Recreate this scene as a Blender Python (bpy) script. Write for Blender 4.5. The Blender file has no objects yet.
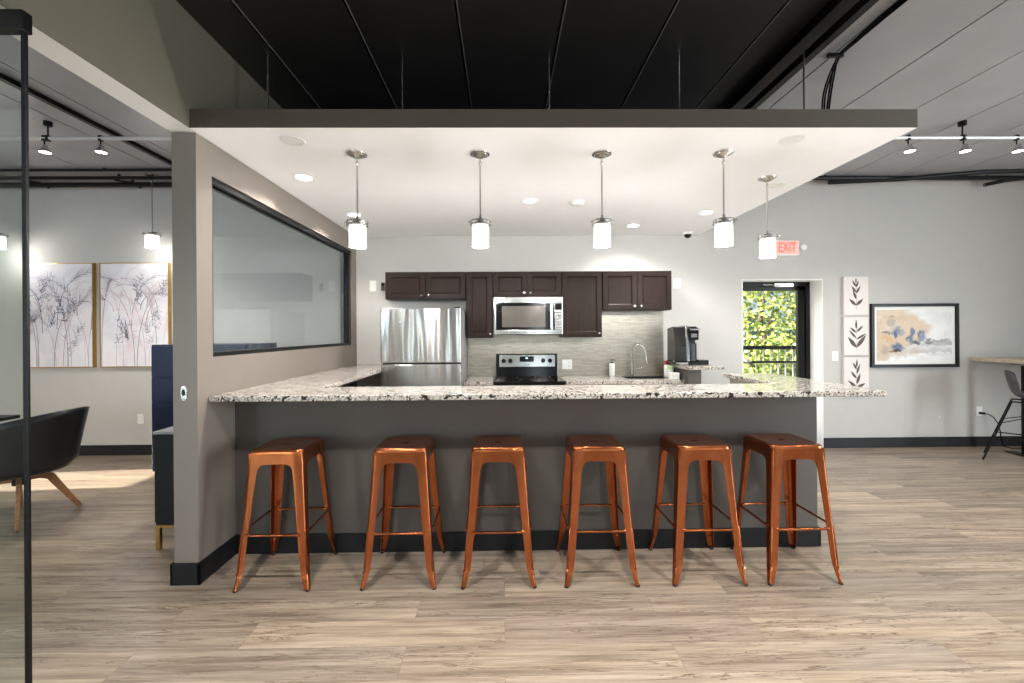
import bpy, bmesh, math, random
from math import pi, sin, cos, radians
from mathutils import Vector, Matrix
random.seed(7)
scn = bpy.context.scene
COL = scn.collection

# ------------------------------------------------------------------ mesh builder
class MB:
    def __init__(s):
        s.v = []; s.f = []; s.m = []; s.mi = 0
    def mat(s, i): s.mi = i; return s
    def add(s, verts, faces):
        n = len(s.v); s.v += [tuple(p) for p in verts]
        for f in faces: s.f.append([n+i for i in f]); s.m.append(s.mi)
        return s
    def box(s, x0, x1, y0, y1, z0, z1):
        v = [(x0,y0,z0),(x1,y0,z0),(x1,y1,z0),(x0,y1,z0),(x0,y0,z1),(x1,y0,z1),(x1,y1,z1),(x0,y1,z1)]
        return s.add(v, [(0,3,2,1),(4,5,6,7),(0,1,5,4),(1,2,6,5),(2,3,7,6),(3,0,4,7)])
    def ring_loft(s, rings, cap=True, closed=True):
        n = len(rings[0]); base = len(s.v)
        for r in rings: s.v += [tuple(p) for p in r]
        for k in range(len(rings)-1):
            for i in range(n if closed else n-1):
                j = (i+1) % n
                s.f.append([base+k*n+i, base+k*n+j, base+(k+1)*n+j, base+(k+1)*n+i]); s.m.append(s.mi)
        if cap:
            s.f.append([base+i for i in range(n)][::-1]); s.m.append(s.mi)
            s.f.append([base+(len(rings)-1)*n+i for i in range(n)]); s.m.append(s.mi)
        return s
    def tube(s, pts, r, n=10, cap=True):
        pts = [Vector(p) for p in pts]
        rs = r if isinstance(r, (list, tuple)) else [r]*len(pts)
        rings = []; up = None
        for i, p in enumerate(pts):
            if i == 0: d = pts[1]-p
            elif i == len(pts)-1: d = p-pts[i-1]
            else: d = (pts[i+1]-p).normalized() + (p-pts[i-1]).normalized()
            d = d.normalized()
            if up is None:
                up = Vector((0,0,1)) if abs(d.z) < .9 else Vector((1,0,0))
            a = d.cross(up).normalized(); b = a.cross(d).normalized(); up = b
            rings.append([p + (a*cos(2*pi*k/n) + b*sin(2*pi*k/n))*rs[i] for k in range(n)])
        return s.ring_loft(rings, cap)
    def lathe(s, prof, c=(0,0,0), n=32, axis='z', cap=True):
        rings = []
        for (r, h) in prof:
            ring = []
            for k in range(n):
                a = 2*pi*k/n; q = (max(r, 1e-5)*cos(a), max(r, 1e-5)*sin(a))
                if axis == 'z': ring.append((c[0]+q[0], c[1]+q[1], c[2]+h))
                elif axis == 'y': ring.append((c[0]+q[0], c[1]-h, c[2]+q[1]))
                else: ring.append((c[0]+h, c[1]+q[0], c[2]+q[1]))
            rings.append(ring)
        return s.ring_loft(rings, cap)
    def prism(s, poly, a, b, axis='z'):
        def P(u, v, w):
            return (u,v,w) if axis == 'z' else ((u,w,v) if axis == 'y' else (w,u,v))
        return s.ring_loft([[P(u,v,a) for u,v in poly], [P(u,v,b) for u,v in poly]])
    def build(s, name, mats, parent=None, smooth=None, bevel=0, seg=2, loc=None):
        me = bpy.data.meshes.new(name)
        v = s.v
        if loc is not None: v = [(x-loc[0], y-loc[1], z-loc[2]) for x,y,z in v]
        me.from_pydata(v, [], s.f)
        if not isinstance(mats, (list, tuple)): mats = [mats]
        for m in mats: me.materials.append(m)
        for p, i in zip(me.polygons, s.m): p.material_index = i
        bm = bmesh.new(); bm.from_mesh(me); bmesh.ops.recalc_face_normals(bm, faces=bm.faces); bm.to_mesh(me); bm.free()
        if smooth is not None:
            me.polygons.foreach_set('use_smooth', [True]*len(me.polygons))
            me.set_sharp_from_angle(angle=radians(smooth))
        o = bpy.data.objects.new(name, me); COL.objects.link(o)
        if parent: o.parent = parent
        if loc is not None: o.location = loc
        if bevel:
            b = o.modifiers.new('bevel', 'BEVEL'); b.width = bevel; b.segments = seg; b.limit_method = 'ANGLE'; b.angle_limit = radians(40)
        return o

def B(name, mats, x0, x1, y0, y1, z0, z1, parent=None, bevel=0):
    return MB().box(x0,x1,y0,y1,z0,z1).build(name, mats, parent, bevel=bevel)
def thing(name, label, cat, loc=(0,0,0), rz=0, group=None):
    o = bpy.data.objects.new(name, None); COL.objects.link(o); o.empty_display_size = .1
    o.location = loc; o.rotation_euler = (0,0,rz); tag(o, label, cat, group); return o
def tag(o, label, cat, group=None):
    o['label'] = label; o['category'] = cat
    if group: o['group'] = group
    return o
def struct(o): o['kind'] = 'structure'; return o
def lab(o, s): o['label'] = s; return o
def dup(root, loc, label=None, rz=None, group=None):
    r = root.copy(); COL.objects.link(r); r.location = loc
    if rz is not None: r.rotation_euler = (0,0,rz)
    if label: r['label'] = label
    if group: r['group'] = group
    for ch in list(root.children):
        c = ch.copy(); COL.objects.link(c); c.parent = r
        for g in list(ch.children):
            d = g.copy(); COL.objects.link(d); d.parent = c
    return r
def rrect(cx, cy, w, h, r, n=6):
    out = []
    for (sx, sy, a0) in ((1,1,0),(-1,1,pi/2),(-1,-1,pi),(1,-1,1.5*pi)):
        for k in range(n+1):
            a = a0 + k*pi/2/n
            out.append((cx+sx*(w/2-r)+r*cos(a), cy+sy*(h/2-r)+r*sin(a)))
    return out

# ------------------------------------------------------------------ materials
def srgb(r, g, b):
    f = lambda c: (c/255/12.92) if c/255 <= .04045 else ((c/255+.055)/1.055)**2.4
    return (f(r), f(g), f(b), 1)
class NT:
    def __init__(s, name):
        s.m = bpy.data.materials.new(name); s.m.use_nodes = True; s.t = s.m.node_tree; s.n = s.t.nodes; s.l = s.t.links
        s.b = s.n['Principled BSDF']
    def new(s, t, **k):
        n = s.n.new(t)
        for a, v in k.items(): setattr(n, a, v)
        return n
    def link(s, a, b): s.l.new(a, b)
    def coord(s, scale=(1,1,1), kind='Object', rot=(0,0,0), loc=(0,0,0)):
        c = s.new('ShaderNodeTexCoord'); m = s.new('ShaderNodeMapping'); s.link(c.outputs[kind], m.inputs[0])
        m.inputs['Scale'].default_value = scale; m.inputs['Rotation'].default_value = rot; m.inputs['Location'].default_value = loc
        return m.outputs[0]
    def noise(s, vec, scale=5, detail=4, rough=.5, dist=0):
        n = s.new('ShaderNodeTexNoise'); s.link(vec, n.inputs['Vector'])
        n.inputs['Scale'].default_value = scale; n.inputs['Detail'].default_value = detail
        n.inputs['Roughness'].default_value = rough; n.inputs['Distortion'].default_value = dist
        return n
    def ramp(s, fac, stops, interp='LINEAR'):
        r = s.new('ShaderNodeValToRGB'); r.color_ramp.interpolation = interp; s.link(fac, r.inputs[0])
        e = r.color_ramp.elements
        while len(e) < len(stops): e.new(.5)
        for i, (p, c) in enumerate(stops): e[i].position = p; e[i].color = c if len(c) == 4 else (*c, 1)
        return r.outputs[0]
    def mix(s, fac, a, b, mode='MIX'):
        m = s.new('ShaderNodeMix', data_type='RGBA', blend_type=mode)
        for sock, v in ((m.inputs[0], fac), (m.inputs[6], a), (m.inputs[7], b)):
            if hasattr(v, 'node'): s.link(v, sock)
            else: sock.default_value = v
        return m.outputs[2]
    def math(s, op, a, b=None, c=None, clamp=False):
        m = s.new('ShaderNodeMath', operation=op, use_clamp=clamp)
        for i, v in enumerate((a, b, c)):
            if v is None: continue
            if hasattr(v, 'node'): s.link(v, m.inputs[i])
            else: m.inputs[i].default_value = v
        return m.outputs[0]
    def bump(s, h, strength=.2, dist=.002):
        b = s.new('ShaderNodeBump'); b.inputs['Strength'].default_value = strength; b.inputs['Distance'].default_value = dist
        s.link(h, b.inputs['Height']); s.link(b.outputs[0], s.b.inputs['Normal'])
    def set(s, **k):
        for a, v in k.items(): 
            sock = s.b.inputs[a.replace('_', ' ')]
            if hasattr(v, 'node'): s.link(v, sock)
            else: sock.default_value = v
        return s
def simple(name, col, rough=.5, metal=0, var=.06, scale=8, bump=0, bscale=120, **k):
    t = NT(name); v = t.coord()
    n = t.noise(v, scale, 4)
    c2 = tuple(max(0, c*(1-var)) for c in col[:3]) + (1,); c1 = tuple(min(1, c*(1+var)) for c in col[:3]) + (1,)
    t.set(Base_Color=t.ramp(n.outputs['Fac'], [(.3, c2), (.7, c1)]), Roughness=rough, Metallic=metal)
    if bump: t.bump(t.noise(v, bscale, 3).outputs['Fac'], bump, .001)
    t.set(**k)
    return t.m
M = {}
M['wall'] = simple('greige_paint', srgb(188,186,182), .75, var=.015, bump=.15, bscale=220)
M['taupe'] = simple('taupe_paint', srgb(124,115,107), .40, var=.02, bump=.2, bscale=160)
M['taupe_dark'] = simple('bar_front_paint', srgb(80,74,69), .6, var=.02, bump=.2, bscale=160)
M['olive'] = simple('olive_taupe_paint', srgb(96,91,79), .6, var=.02, bump=.1, bscale=160)
M['soffit_edge'] = simple('brown_taupe_paint', srgb(84,75,66), .6, var=.02)
M['white'] = simple('white_ceiling_paint', srgb(250,250,251), .8, var=.008)
M['white_trim'] = simple('white_trim_paint', srgb(235,235,233), .45, var=.01)
M['plastic_white'] = simple('white_plastic', srgb(232,232,228), .35, var=.01)
M['black_base'] = simple('black_baseboard_paint', srgb(20,20,22), .5, var=.05, Specular_IOR_Level=.3)
M['black_metal'] = simple('black_metal', srgb(15,15,16), .4, .2, var=.05, Specular_IOR_Level=.3)
M['black_gloss'] = simple('black_glass', srgb(10,10,11), .08, 0, var=.02)
M['black_plastic'] = simple('black_plastic', srgb(10,10,11), .13, 0, var=.05, Specular_IOR_Level=.25)
M['rubber'] = simple('black_rubber', srgb(18,18,18), .7)
M['chrome'] = simple('chrome', srgb(205,205,205), .12, 1, var=.02)
M['nickel'] = simple('brushed_nickel', srgb(196,193,188), .25, 1, var=.04)
M['gold'] = simple('brushed_gold', srgb(196,158,96), .3, 1, var=.05)
M['navy'] = simple('navy_paint', srgb(24,36,62), .35, var=.05)
M['black_paint'] = simple('black_cabinet_paint', srgb(10,11,14), .4, var=.05, Specular_IOR_Level=.3)
M['walnut'] = None

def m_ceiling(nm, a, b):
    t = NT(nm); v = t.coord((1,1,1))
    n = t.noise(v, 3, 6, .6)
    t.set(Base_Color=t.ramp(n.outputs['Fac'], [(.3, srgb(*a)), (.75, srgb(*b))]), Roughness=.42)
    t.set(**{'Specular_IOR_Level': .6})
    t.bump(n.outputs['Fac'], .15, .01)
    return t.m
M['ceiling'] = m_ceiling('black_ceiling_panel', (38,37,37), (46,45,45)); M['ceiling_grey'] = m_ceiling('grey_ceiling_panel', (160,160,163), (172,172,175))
def m_floor():
    t = NT('vinyl_oak_planks'); v = t.coord()
    br = t.new('ShaderNodeTexBrick'); t.link(v, br.inputs['Vector'])
    br.offset = .37; br.offset_frequency = 2; br.squash = 1
    br.inputs['Color1'].default_value = (0,0,0,1); br.inputs['Color2'].default_value = (1,1,1,1); br.inputs['Mortar'].default_value = (.5,.5,.5,1)
    br.inputs['Scale'].default_value = 1; br.inputs['Mortar Size'].default_value = .0014; br.inputs['Brick Width'].default_value = 1.22
    br.inputs['Row Height'].default_value = .18; br.inputs['Bias'].default_value = 0
    # per plank shift of the grain
    sep = t.new('ShaderNodeSeparateColor'); t.link(br.outputs['Color'], sep.inputs[0])
    cx = t.new('ShaderNodeCombineXYZ'); t.link(t.math('MULTIPLY', sep.outputs[0], 9.0), cx.inputs[0]); t.link(t.math('MULTIPLY', sep.outputs[0], 5.0), cx.inputs[2])
    ad = t.new('ShaderNodeVectorMath', operation='ADD'); t.link(v, ad.inputs[0]); t.link(cx.outputs[0], ad.inputs[1])
    def str_(sc):
        m = t.new('ShaderNodeMapping'); t.link(ad.outputs[0], m.inputs[0]); m.inputs['Scale'].default_value = sc; return m.outputs[0]
    g1 = t.noise(str_((.55, 13, 1)), 2.0, 8, .66, .35)
    g2 = t.noise(str_((2.2, 60, 1)), 3, 4, .6, .2)
    g3 = t.noise(str_((.5, 4, 1)), 1.3, 3, .5)
    crack = t.noise(str_((1.3, 20, 1)), 1.5, 5, .62, 1.0)
    patch = t.noise(str_((1.1, 3.5, 1)), 1.7, 2, .5)
    base = t.ramp(g1.outputs['Fac'], [(.28, srgb(106,92,78)), (.46, srgb(148,133,116)), (.70, srgb(180,165,147))])
    fine = t.ramp(g2.outputs['Fac'], [(.3, (.74,.74,.74)), (.7, (1.08,1.08,1.08))])
    c = t.mix(1, base, fine, 'MULTIPLY')
    tone = t.ramp(sep.outputs[0], [(0, (.80,.80,.82)), (1, (1.10,1.08,1.05))])
    c = t.mix(1, c, tone, 'MULTIPLY')
    blot = t.ramp(g3.outputs['Fac'], [(.35, (.84,.85,.87)), (.65, (1.05,1.04,1.02))])
    c = t.mix(1, c, blot, 'MULTIPLY')
    ck = t.math('MULTIPLY', t.ramp(crack.outputs['Fac'], [(.478, (0,0,0)), (.5, (1,1,1)), (.522, (0,0,0))]), t.ramp(patch.outputs['Fac'], [(.45, (0,0,0)), (.53, (1,1,1))]))
    c = t.mix(t.math('MULTIPLY', ck, .9), c, srgb(74,60,50))
    c = t.mix(t.math('MULTIPLY', br.outputs['Fac'], .55), c, srgb(96,86,78))
    t.set(Base_Color=c, Roughness=t.ramp(g1.outputs['Fac'], [(.3, (.36,.36,.36)), (.7, (.27,.27,.27))]))
    t.bump(t.math('SUBTRACT', g2.outputs['Fac'], t.math('MULTIPLY', br.outputs['Fac'], 1.5)), .18, .002)
    return t.m
M['floor'] = m_floor()
def m_granite():
    t = NT('speckled_granite'); v = t.coord()
    n1 = t.noise(v, 26, 6, .65, .5); n2 = t.noise(v, 75, 4, .6); n3 = t.noise(v, 7, 4, .6, 1)
    vo = t.new('ShaderNodeTexVoronoi'); t.link(v, vo.inputs['Vector']); vo.inputs['Scale'].default_value = 60
    c = t.ramp(n3.outputs['Fac'], [(.3, srgb(182,174,166)), (.6, srgb(212,206,198))])
    c = t.mix(t.ramp(n1.outputs['Fac'], [(.50, (0,0,0)), (.56, (.8,.8,.8))]), c, srgb(168,158,148))
    c = t.mix(t.ramp(n2.outputs['Fac'], [(.52, (0,0,0)), (.57, (.9,.9,.9))]), c, srgb(92,82,74))
    c = t.mix(t.ramp(n1.outputs['Fac'], [(.41, (1,1,1)), (.45, (0,0,0))]), c, srgb(38,34,32))
    c = t.mix(t.ramp(vo.outputs['Distance'], [(.06, (.85,.85,.85)), (.16, (0,0,0))]), c, srgb(46,42,40))
    t.set(Base_Color=c, Roughness=.12)
    return t.m
M['granite'] = m_granite()
def m_copper():
    t = NT('copper_lacquer'); v = t.coord()
    n = t.noise(v, 14, 5, .6); 
    t.set(Base_Color=t.ramp(n.outputs['Fac'], [(.3, srgb(156,84,44)), (.7, srgb(168,94,53))]), Metallic=.95, Roughness=.21)
    t.set(Coat_Weight=.15, Coat_Roughness=.15)
    t.bump(t.noise(v, 300, 2).outputs['Fac'], .05, .001)
    return t.m
M['copper'] = m_copper()
def m_steel(name, axis='z', col=(200,200,200), rough=.2, wave=True):
    t = NT(name); v = t.coord((400,400,3) if axis == 'z' else (3,3,400))
    n = t.noise(v, 1, 3)
    t.set(Base_Color=srgb(*col), Metallic=1, Roughness=t.ramp(n.outputs['Fac'], [(.3, (rough*.9,)*3), (.7, (rough*1.15,)*3)]))
    t.set(Anisotropic=.92, Anisotropic_Rotation=0.25)
    tg = t.new('ShaderNodeTangent', direction_type='RADIAL', axis='Z'); t.link(tg.outputs[0], t.b.inputs['Tangent'])
    if wave:
        w = t.noise(t.coord((3.0,1,.25)), 1.7, 2, .4)
        t.bump(w.outputs['Fac'], .8, .022)
    return t.m
M['steel'] = m_steel('stainless_steel', col=(196,195,193), rough=.2)
M['steel_flat'] = simple('stainless_trim', srgb(190,189,186), .16, 1, var=.04, scale=30)
M['steel_side'] = simple('grey_appliance_side', srgb(150,148,146), .45, .2)
def m_espresso():
    t = NT('espresso_wood'); v = t.coord((30,30,2.2))
    n = t.noise(v, 1.5, 6, .6, .4)
    t.set(Base_Color=t.ramp(n.outputs['Fac'], [(.3, srgb(28,18,14)), (.7, srgb(42,27,21))]), Roughness=.36, Specular_IOR_Level=.18)
    return t.m
M['espresso'] = m_espresso()
def m_wood(name, a, b, rough=.4, sc=(3,40,40)):
    t = NT(name); n = t.noise(t.coord(sc), 1.2, 6, .6, .5)
    t.set(Base_Color=t.ramp(n.outputs['Fac'], [(.3, a), (.7, b)]), Roughness=rough); return t.m
M['walnut'] = m_wood('walnut_wood', srgb(140,92,56), srgb(182,128,82))
M['ash'] = m_wood('pale_ash_wood', srgb(166,150,130), srgb(200,186,166))
def m_tile():
    t = NT('brushed_metal_mosaic'); v = t.coord((1,1,1), rot=(pi/2,0,0))
    br = t.new('ShaderNodeTexBrick'); t.link(v, br.inputs['Vector']); br.offset = .5
    br.inputs['Scale'].default_value = 1; br.inputs['Brick Width'].default_value = .1; br.inputs['Row Height'].default_value = .0165; br.inputs['Mortar Size'].default_value = .0009
    br.inputs['Color1'].default_value = srgb(172,166,154); br.inputs['Color2'].default_value = srgb(190,184,172); br.inputs['Mortar'].default_value = srgb(150,144,134)
    n = t.noise(t.coord((4,4,160)), 2, 3)
    c = t.mix(1, br.outputs['Color'], t.ramp(n.outputs['Fac'], [(.3, (.86,.86,.86)), (.7, (1.05,1.05,1.05))]), 'MULTIPLY')
    t.set(Base_Color=c, Metallic=.85, Roughness=.33); t.bump(br.outputs['Fac'], -.15, .001)
    return t.m
M['tile'] = m_tile()
def m_glass(name, tint=(1,1,1,1), refl=1.0):
    t = NT(name); out = t.n['Material Output']; t.n.remove(t.b)
    tr = t.new('ShaderNodeBsdfTransparent'); tr.inputs[0].default_value = tint
    gl = t.new('ShaderNodeBsdfGlossy'); gl.inputs['Roughness'].default_value = .01
    lw_ = t.new('ShaderNodeLayerWeight'); lw_.inputs[0].default_value = .5
    fr = t.math('MULTIPLY_ADD', t.math('POWER', lw_.outputs['Facing'], 4.5), .90, .04)
    mx = t.new('ShaderNodeMixShader')
    t.link(t.math('MULTIPLY', fr, refl, clamp=True), mx.inputs[0]); t.link(tr.outputs[0], mx.inputs[1]); t.link(gl.outputs[0], mx.inputs[2]); t.link(mx.outputs[0], out.inputs[0])
    return t.m
M['glass'] = m_glass('window_glass', (.93,.96,.97,1), 1.0)
M['clear'] = m_glass('picture_glass', (1,1,1,1), .7)
M['glass_tint'] = m_glass('green_tinted_glass', (.90,.935,.92,1), .6)
def m_emit(name, col, s, base=None):
    t = NT(name); t.set(Base_Color=base or col, Emission_Color=col, Emission_Strength=s, Roughness=.4); return t.m
M['shade'] = m_emit('lit_opal_glass', (1,.94,.87,1), .75, srgb(245,240,232))
M['led'] = m_emit('lit_downlight_lens', (1,.96,.9,1), 9)
M['led_spot'] = m_emit('lit_spot_lens', (1,.97,.93,1), 9)
M['exit_red'] = m_emit('lit_red_letters', (1,.10,.06,1), .9, srgb(230,60,50))
M['exit_face'] = m_emit('exit_face', (1,.40,.34,1), .30, srgb(225,160,150))

# ------------------------------------------------------------------ the room
XL, XR, YF, YB, ZC = -8.0, 8.2, -4.2, 5.2, 3.25
PW = (-1.900, -1.762)           # partition wall faces
struct(MB().box(XL,XR,YF,YB+.34,-.12,0).build('floor', M['floor']))
# ceiling: black panels with open grooves
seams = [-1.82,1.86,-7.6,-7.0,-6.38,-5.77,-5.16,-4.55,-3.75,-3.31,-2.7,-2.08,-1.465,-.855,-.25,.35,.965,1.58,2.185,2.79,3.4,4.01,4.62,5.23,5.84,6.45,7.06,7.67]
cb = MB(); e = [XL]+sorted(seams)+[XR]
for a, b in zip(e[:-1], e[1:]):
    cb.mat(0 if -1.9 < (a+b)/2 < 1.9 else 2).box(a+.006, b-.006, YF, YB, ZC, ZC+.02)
    if -1.6 < a < 1.7: cb.mat(3).box(a+.0065, a+.012, YF, YB, ZC-.003, ZC+.001)  # pale strip beside each groove, painted in as the seam's highlight
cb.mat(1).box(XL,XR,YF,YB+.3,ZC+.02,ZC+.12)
struct(cb.build('ceiling', [M['ceiling'], M['rubber'], M['ceiling_grey'], simple('seam_highlight_grey', srgb(120,120,120), .4)]))
# back wall with the door recess
DX0, DX1, DZ = 2.915, 3.90, 2.055
bw = MB().box(XL-.2,DX0,YB,YB+.34,-.12,ZC+.12).box(DX1,XR+.2,YB,YB+.34,-.12,ZC+.12).box(DX0,DX1,YB,YB+.34,DZ,ZC+.12)
struct(bw.build('wall_back', M['wall']))
# front wall (behind the camera) with narrow windows added for streaks on the refrigerator
fw = MB(); wins = [(-6.6,-6.1),(-4.9,-4.4),(-3.35,-3.0),(-2.25,-1.95),(-.9,-.5),(.9,1.4),(2.7,3.2),(4.6,5.1)]; z0, z1 = .25, 2.85
xs = [XL-.2]+[q for w in wins for q in w]+[XR+.2]
for a, b in zip(xs[::2], xs[1::2]): fw.box(a,b,YF-.2,YF,-.12,ZC+.12)
for a, b in wins: fw.box(a,b,YF-.2,YF,-.12,z0).box(a,b,YF-.2,YF,z1,ZC+.12)
struct(fw.build('wall_front', M['wall']))
def window_x(n, a, b):
    m = MB()
    for q in (a, b-.05): m.box(q,q+.05,YF-.12,YF-.05,z0,z1)
    for q in (z0, z1-.05): m.box(a,b,YF-.12,YF-.05,q,q+.05)
    w = struct(m.build('window_%d' % n, M['black_metal']))
    g = MB().box(a+.03,b-.03,YF-.09,YF-.084,z0+.03,z1-.03).build('window_pane', M['glass'], w)
for i, (a, b) in enumerate(wins): window_x(i+8, a, b)
# left wall, with a low window that lets the sun onto the floor
LY0, LY1, LZ0, LZ1 = 3.72, 4.33, .25, 2.08
lw = MB().box(XL-.2,XL,YF-.2,LY0,-.12,ZC+.12).box(XL-.2,XL,LY1,YB+.34,-.12,ZC+.12).box(XL-.2,XL,LY0,LY1,-.12,LZ0).box(XL-.2,XL,LY0,LY1,LZ1,ZC+.12)
struct(lw.build('wall_left', M['wall']))
wf = MB()
for q in (LY0, LY1-.03): wf.box(XL-.12,XL-.06,q,q+.03,LZ0,LZ1)
for q in (LZ0, LZ1-.03): wf.box(XL-.12,XL-.06,LY0,LY1,q,q+.03)
w = struct(wf.build('window_6', M['black_metal']))
# right wall with a large window well forward of the bar table
RY0, RY1, RZ0, RZ1 = -1.25, .7, .3, 2.9
rw = MB().box(XR,XR+.2,YF-.2,RY0,-.12,ZC+.12).box(XR,XR+.2,RY1,YB+.34,-.12,ZC+.12).box(XR,XR+.2,RY0,RY1,-.12,RZ0).box(XR,XR+.2,RY0,RY1,RZ1,ZC+.12)
struct(rw.build('wall_right', M['wall']))
wf = MB()
for q in (RY0, (RY0+RY1)/2-.025, RY1-.05): wf.box(XR+.06,XR+.12,q,q+.05,RZ0,RZ1)
for q in (RZ0, RZ1-.05): wf.box(XR+.06,XR+.12,RY0,RY1,q,q+.05)
w = struct(wf.build('window_7', M['black_metal']))
MB().box(XR+.088,XR+.094,RY0+.03,RY1-.03,RZ0+.03,RZ1-.03).build('window_pane', M['glass'], w)

# partition wall with the interior window
WY0, WY1, WZ0, WZ1 = 2.635, 5.045, 1.30, 2.40; PY = 2.50
pw = MB().box(*PW,PY,WY0,0,2.6).box(*PW,WY1,YB,0,2.6).box(*PW,WY0,WY1,0,WZ0).box(*PW,WY0,WY1,WZ1,2.6)
struct(pw.build('wall_partition', M['taupe']))
# header beam over the partition line, running towards the camera
hb = MB().box(*PW,YF,YB,2.603,ZC)
o = hb.build('beam_header', [M['olive'], M['white_trim']]); struct(o)
for p in o.data.polygons:
    if p.normal.z < -.9: p.material_index = 1
# interior window
wn = MB()
fx0, fx1 = -1.875, -1.775
for (q0, q1) in ((-1.80,-1.775), (-1.865,-1.835)):
    wn.box(q0,q1,WY0,WY1,WZ1-.035,WZ1).box(q0,q1,WY0,WY1,WZ0,WZ0+.026).box(q0,q1,WY0,WY0+.026,WZ0,WZ1).box(q0,q1,WY1-.05,WY1,WZ0,WZ1)
wn.box(-1.88,-1.776,WY0,WY1,WZ1-.012,WZ1).box(-1.88,-1.776,WY0,WY1,WZ0,WZ0+.010).box(-1.88,-1.776,WY1-.03,WY1,WZ0,WZ1).box(-1.88,-1.776,WY0,WY0+.01,WZ0,WZ1)
w1 = struct(wn.build('window_1', M['black_metal']))
MB().box(-1.811,-1.805,WY0+.01,WY1-.03,WZ0+.01,WZ1-.012).build('window_pane', M['glass'], w1)

# soffit slab over the bar
SX0, SX1, SY0 = PW[1], 2.40, 2.45
so = MB().mat(0).box(SX0,SX1,SY0,YB,2.604,2.71)
o = struct(so.build('ceiling_soffit', [M['soffit_edge'], M['white']]))
for p in o.data.polygons:
    if p.normal.z < -.9: p.material_index = 1
# white lining of the door recess
dl = MB().box(DX0-.004,DX0+.006,YB-.004,YB+.34,0,DZ+.004).box(DX1-.006,DX1+.004,YB-.004,YB+.34,0,DZ+.004).box(DX0,DX1,YB-.004,YB+.34,DZ-.006,DZ+.004)
struct(dl.build('trim_1', M['white_trim']))
# black steel rails on the ceiling
struct(MB().box(1.812,1.905,YF,YB,3.19,ZC).box(1.962,2.012,YF,YB,3.19,ZC).build('trim_2', M['black_metal']))
struct(MB().box(-3.49,-3.45,YF,YB,3.215,ZC).build('trim_3', M['black_metal']))
# baseboards
bh = .122
struct(B('baseboard_back', M['black_base'], XL, PW[0], YB-.016, YB, 0, bh, bevel=.003))
struct(MB().box(2.09,DX0-.005,YB-.016,YB,0,bh).box(DX1+.005,XR,YB-.016,YB,0,bh).build('baseboard_right', M['black_base'], bevel=.003))
struct(MB().box(PW[0]-.014,PW[1]+.014,PY-.015,PY,0,.125).box(PW[1],PW[1]+.014,PY-.015,2.85,0,.125).box(PW[0]-.014,PW[0],PY-.015,YB,0,.125).build('baseboard_partition', M['black_base'], bevel=.003))

# balcony door in the recess
d = MB(); YD = 5.40
d.box(DX0+.006,DX0+.055,YD,YD+.09,0,DZ-.006).box(DX1-.055,DX1-.006,YD,YD+.09,0,DZ-.006).box(DX0+.006,DX1-.006,YD,YD+.09,DZ-.055,DZ-.006)
door = struct(d.build('door_1', M['black_metal'], bevel=.003))
dx0, dx1, dz1 = DX0+.058, DX1-.058, DZ-.058
d = MB().box(dx0,dx0+.06,YD+.02,YD+.065,.01,dz1).box(dx1-.09,dx1,YD+.02,YD+.065,.01,dz1).box(dx0,dx1,YD+.02,YD+.065,dz1-.055,dz1).box(dx0,dx1,YD+.02,YD+.065,.01,.22)
leaf = d.build('door_leaf', M['black_metal'], door, bevel=.003)
MB().box(dx0+.05,dx1-.08,YD+.04,YD+.046,.2,dz1-.05).build('door_pane', M['glass'], leaf)
lab(MB().box(3.42,3.66,YD-.035,YD+.02,1.985,2.03).tube([(3.60,YD-.04,2.01),(3.40,YD-.10,2.0),(3.28,YD-.01,2.015)], .006).build('door_closer', M['nickel'], door, smooth=40, bevel=.003), 'silver door closer')
MB().box(dx0-.04+.02,dx0+.05,YD-.01,YD+.02,.98,1.12).tube([(dx0+.03,YD-.05,1.05),(dx0+.13,YD-.05,1.05)],.009).tube([(dx0+.03,YD+.0,1.05),(dx0+.03,YD-.05,1.05)],.009).build('door_handle', M['nickel'], door, smooth=40)

# ------------------------------------------------------------------ bar (island)
IX1 = 2.092; IY0, IY1 = 2.845, 2.965
bar = thing('bar_counter_wall', 'long grey-brown painted half wall carrying the granite bar top, behind the copper stools', 'bar', (0,0,0))
MB().box(PW[1]+.001,IX1,IY0,IY1,0,1.03).box(1.985,IX1,IY1,3.72,0,1.03).build('bar_wall', M['taupe_dark'], bar)
MB().box(PW[1]+.002,1.984,IY1,IY1+.012,.0,1.029).box(1.973,1.985,IY1+.012,3.72,0,1.029).build('fridge_reflector_panel', M['wall'], bar)  # second mesh: unseen pale panel added to lighten the refrigerator's lower door
lab(MB().box(PW[1]+.016,IX1+.014,IY0-.014,IY0,0,.125).box(IX1,IX1+.014,IY0-.014,3.72,0,.125).build('baseboard', M['black_base'], bar, bevel=.003), 'black baseboard')
# granite tops
TZ0, TZ1 = 1.032, 1.067
def slab(poly, z0, z1): return MB().prism(poly, z0, z1)
top = slab([(PW[1]+.002,2.588),(2.335,2.588),(2.335,3.745),(1.925,3.745),(1.925,3.0),(-1.255,3.0),(-1.255,YB-.003),(PW[1]+.002,YB-.003)], TZ0, TZ1).build('granite_countertop', M['granite'], bevel=.006, seg=3)
tag(top, 'speckled granite slab over the copper stools, running back along the partition wall', 'countertop')

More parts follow.
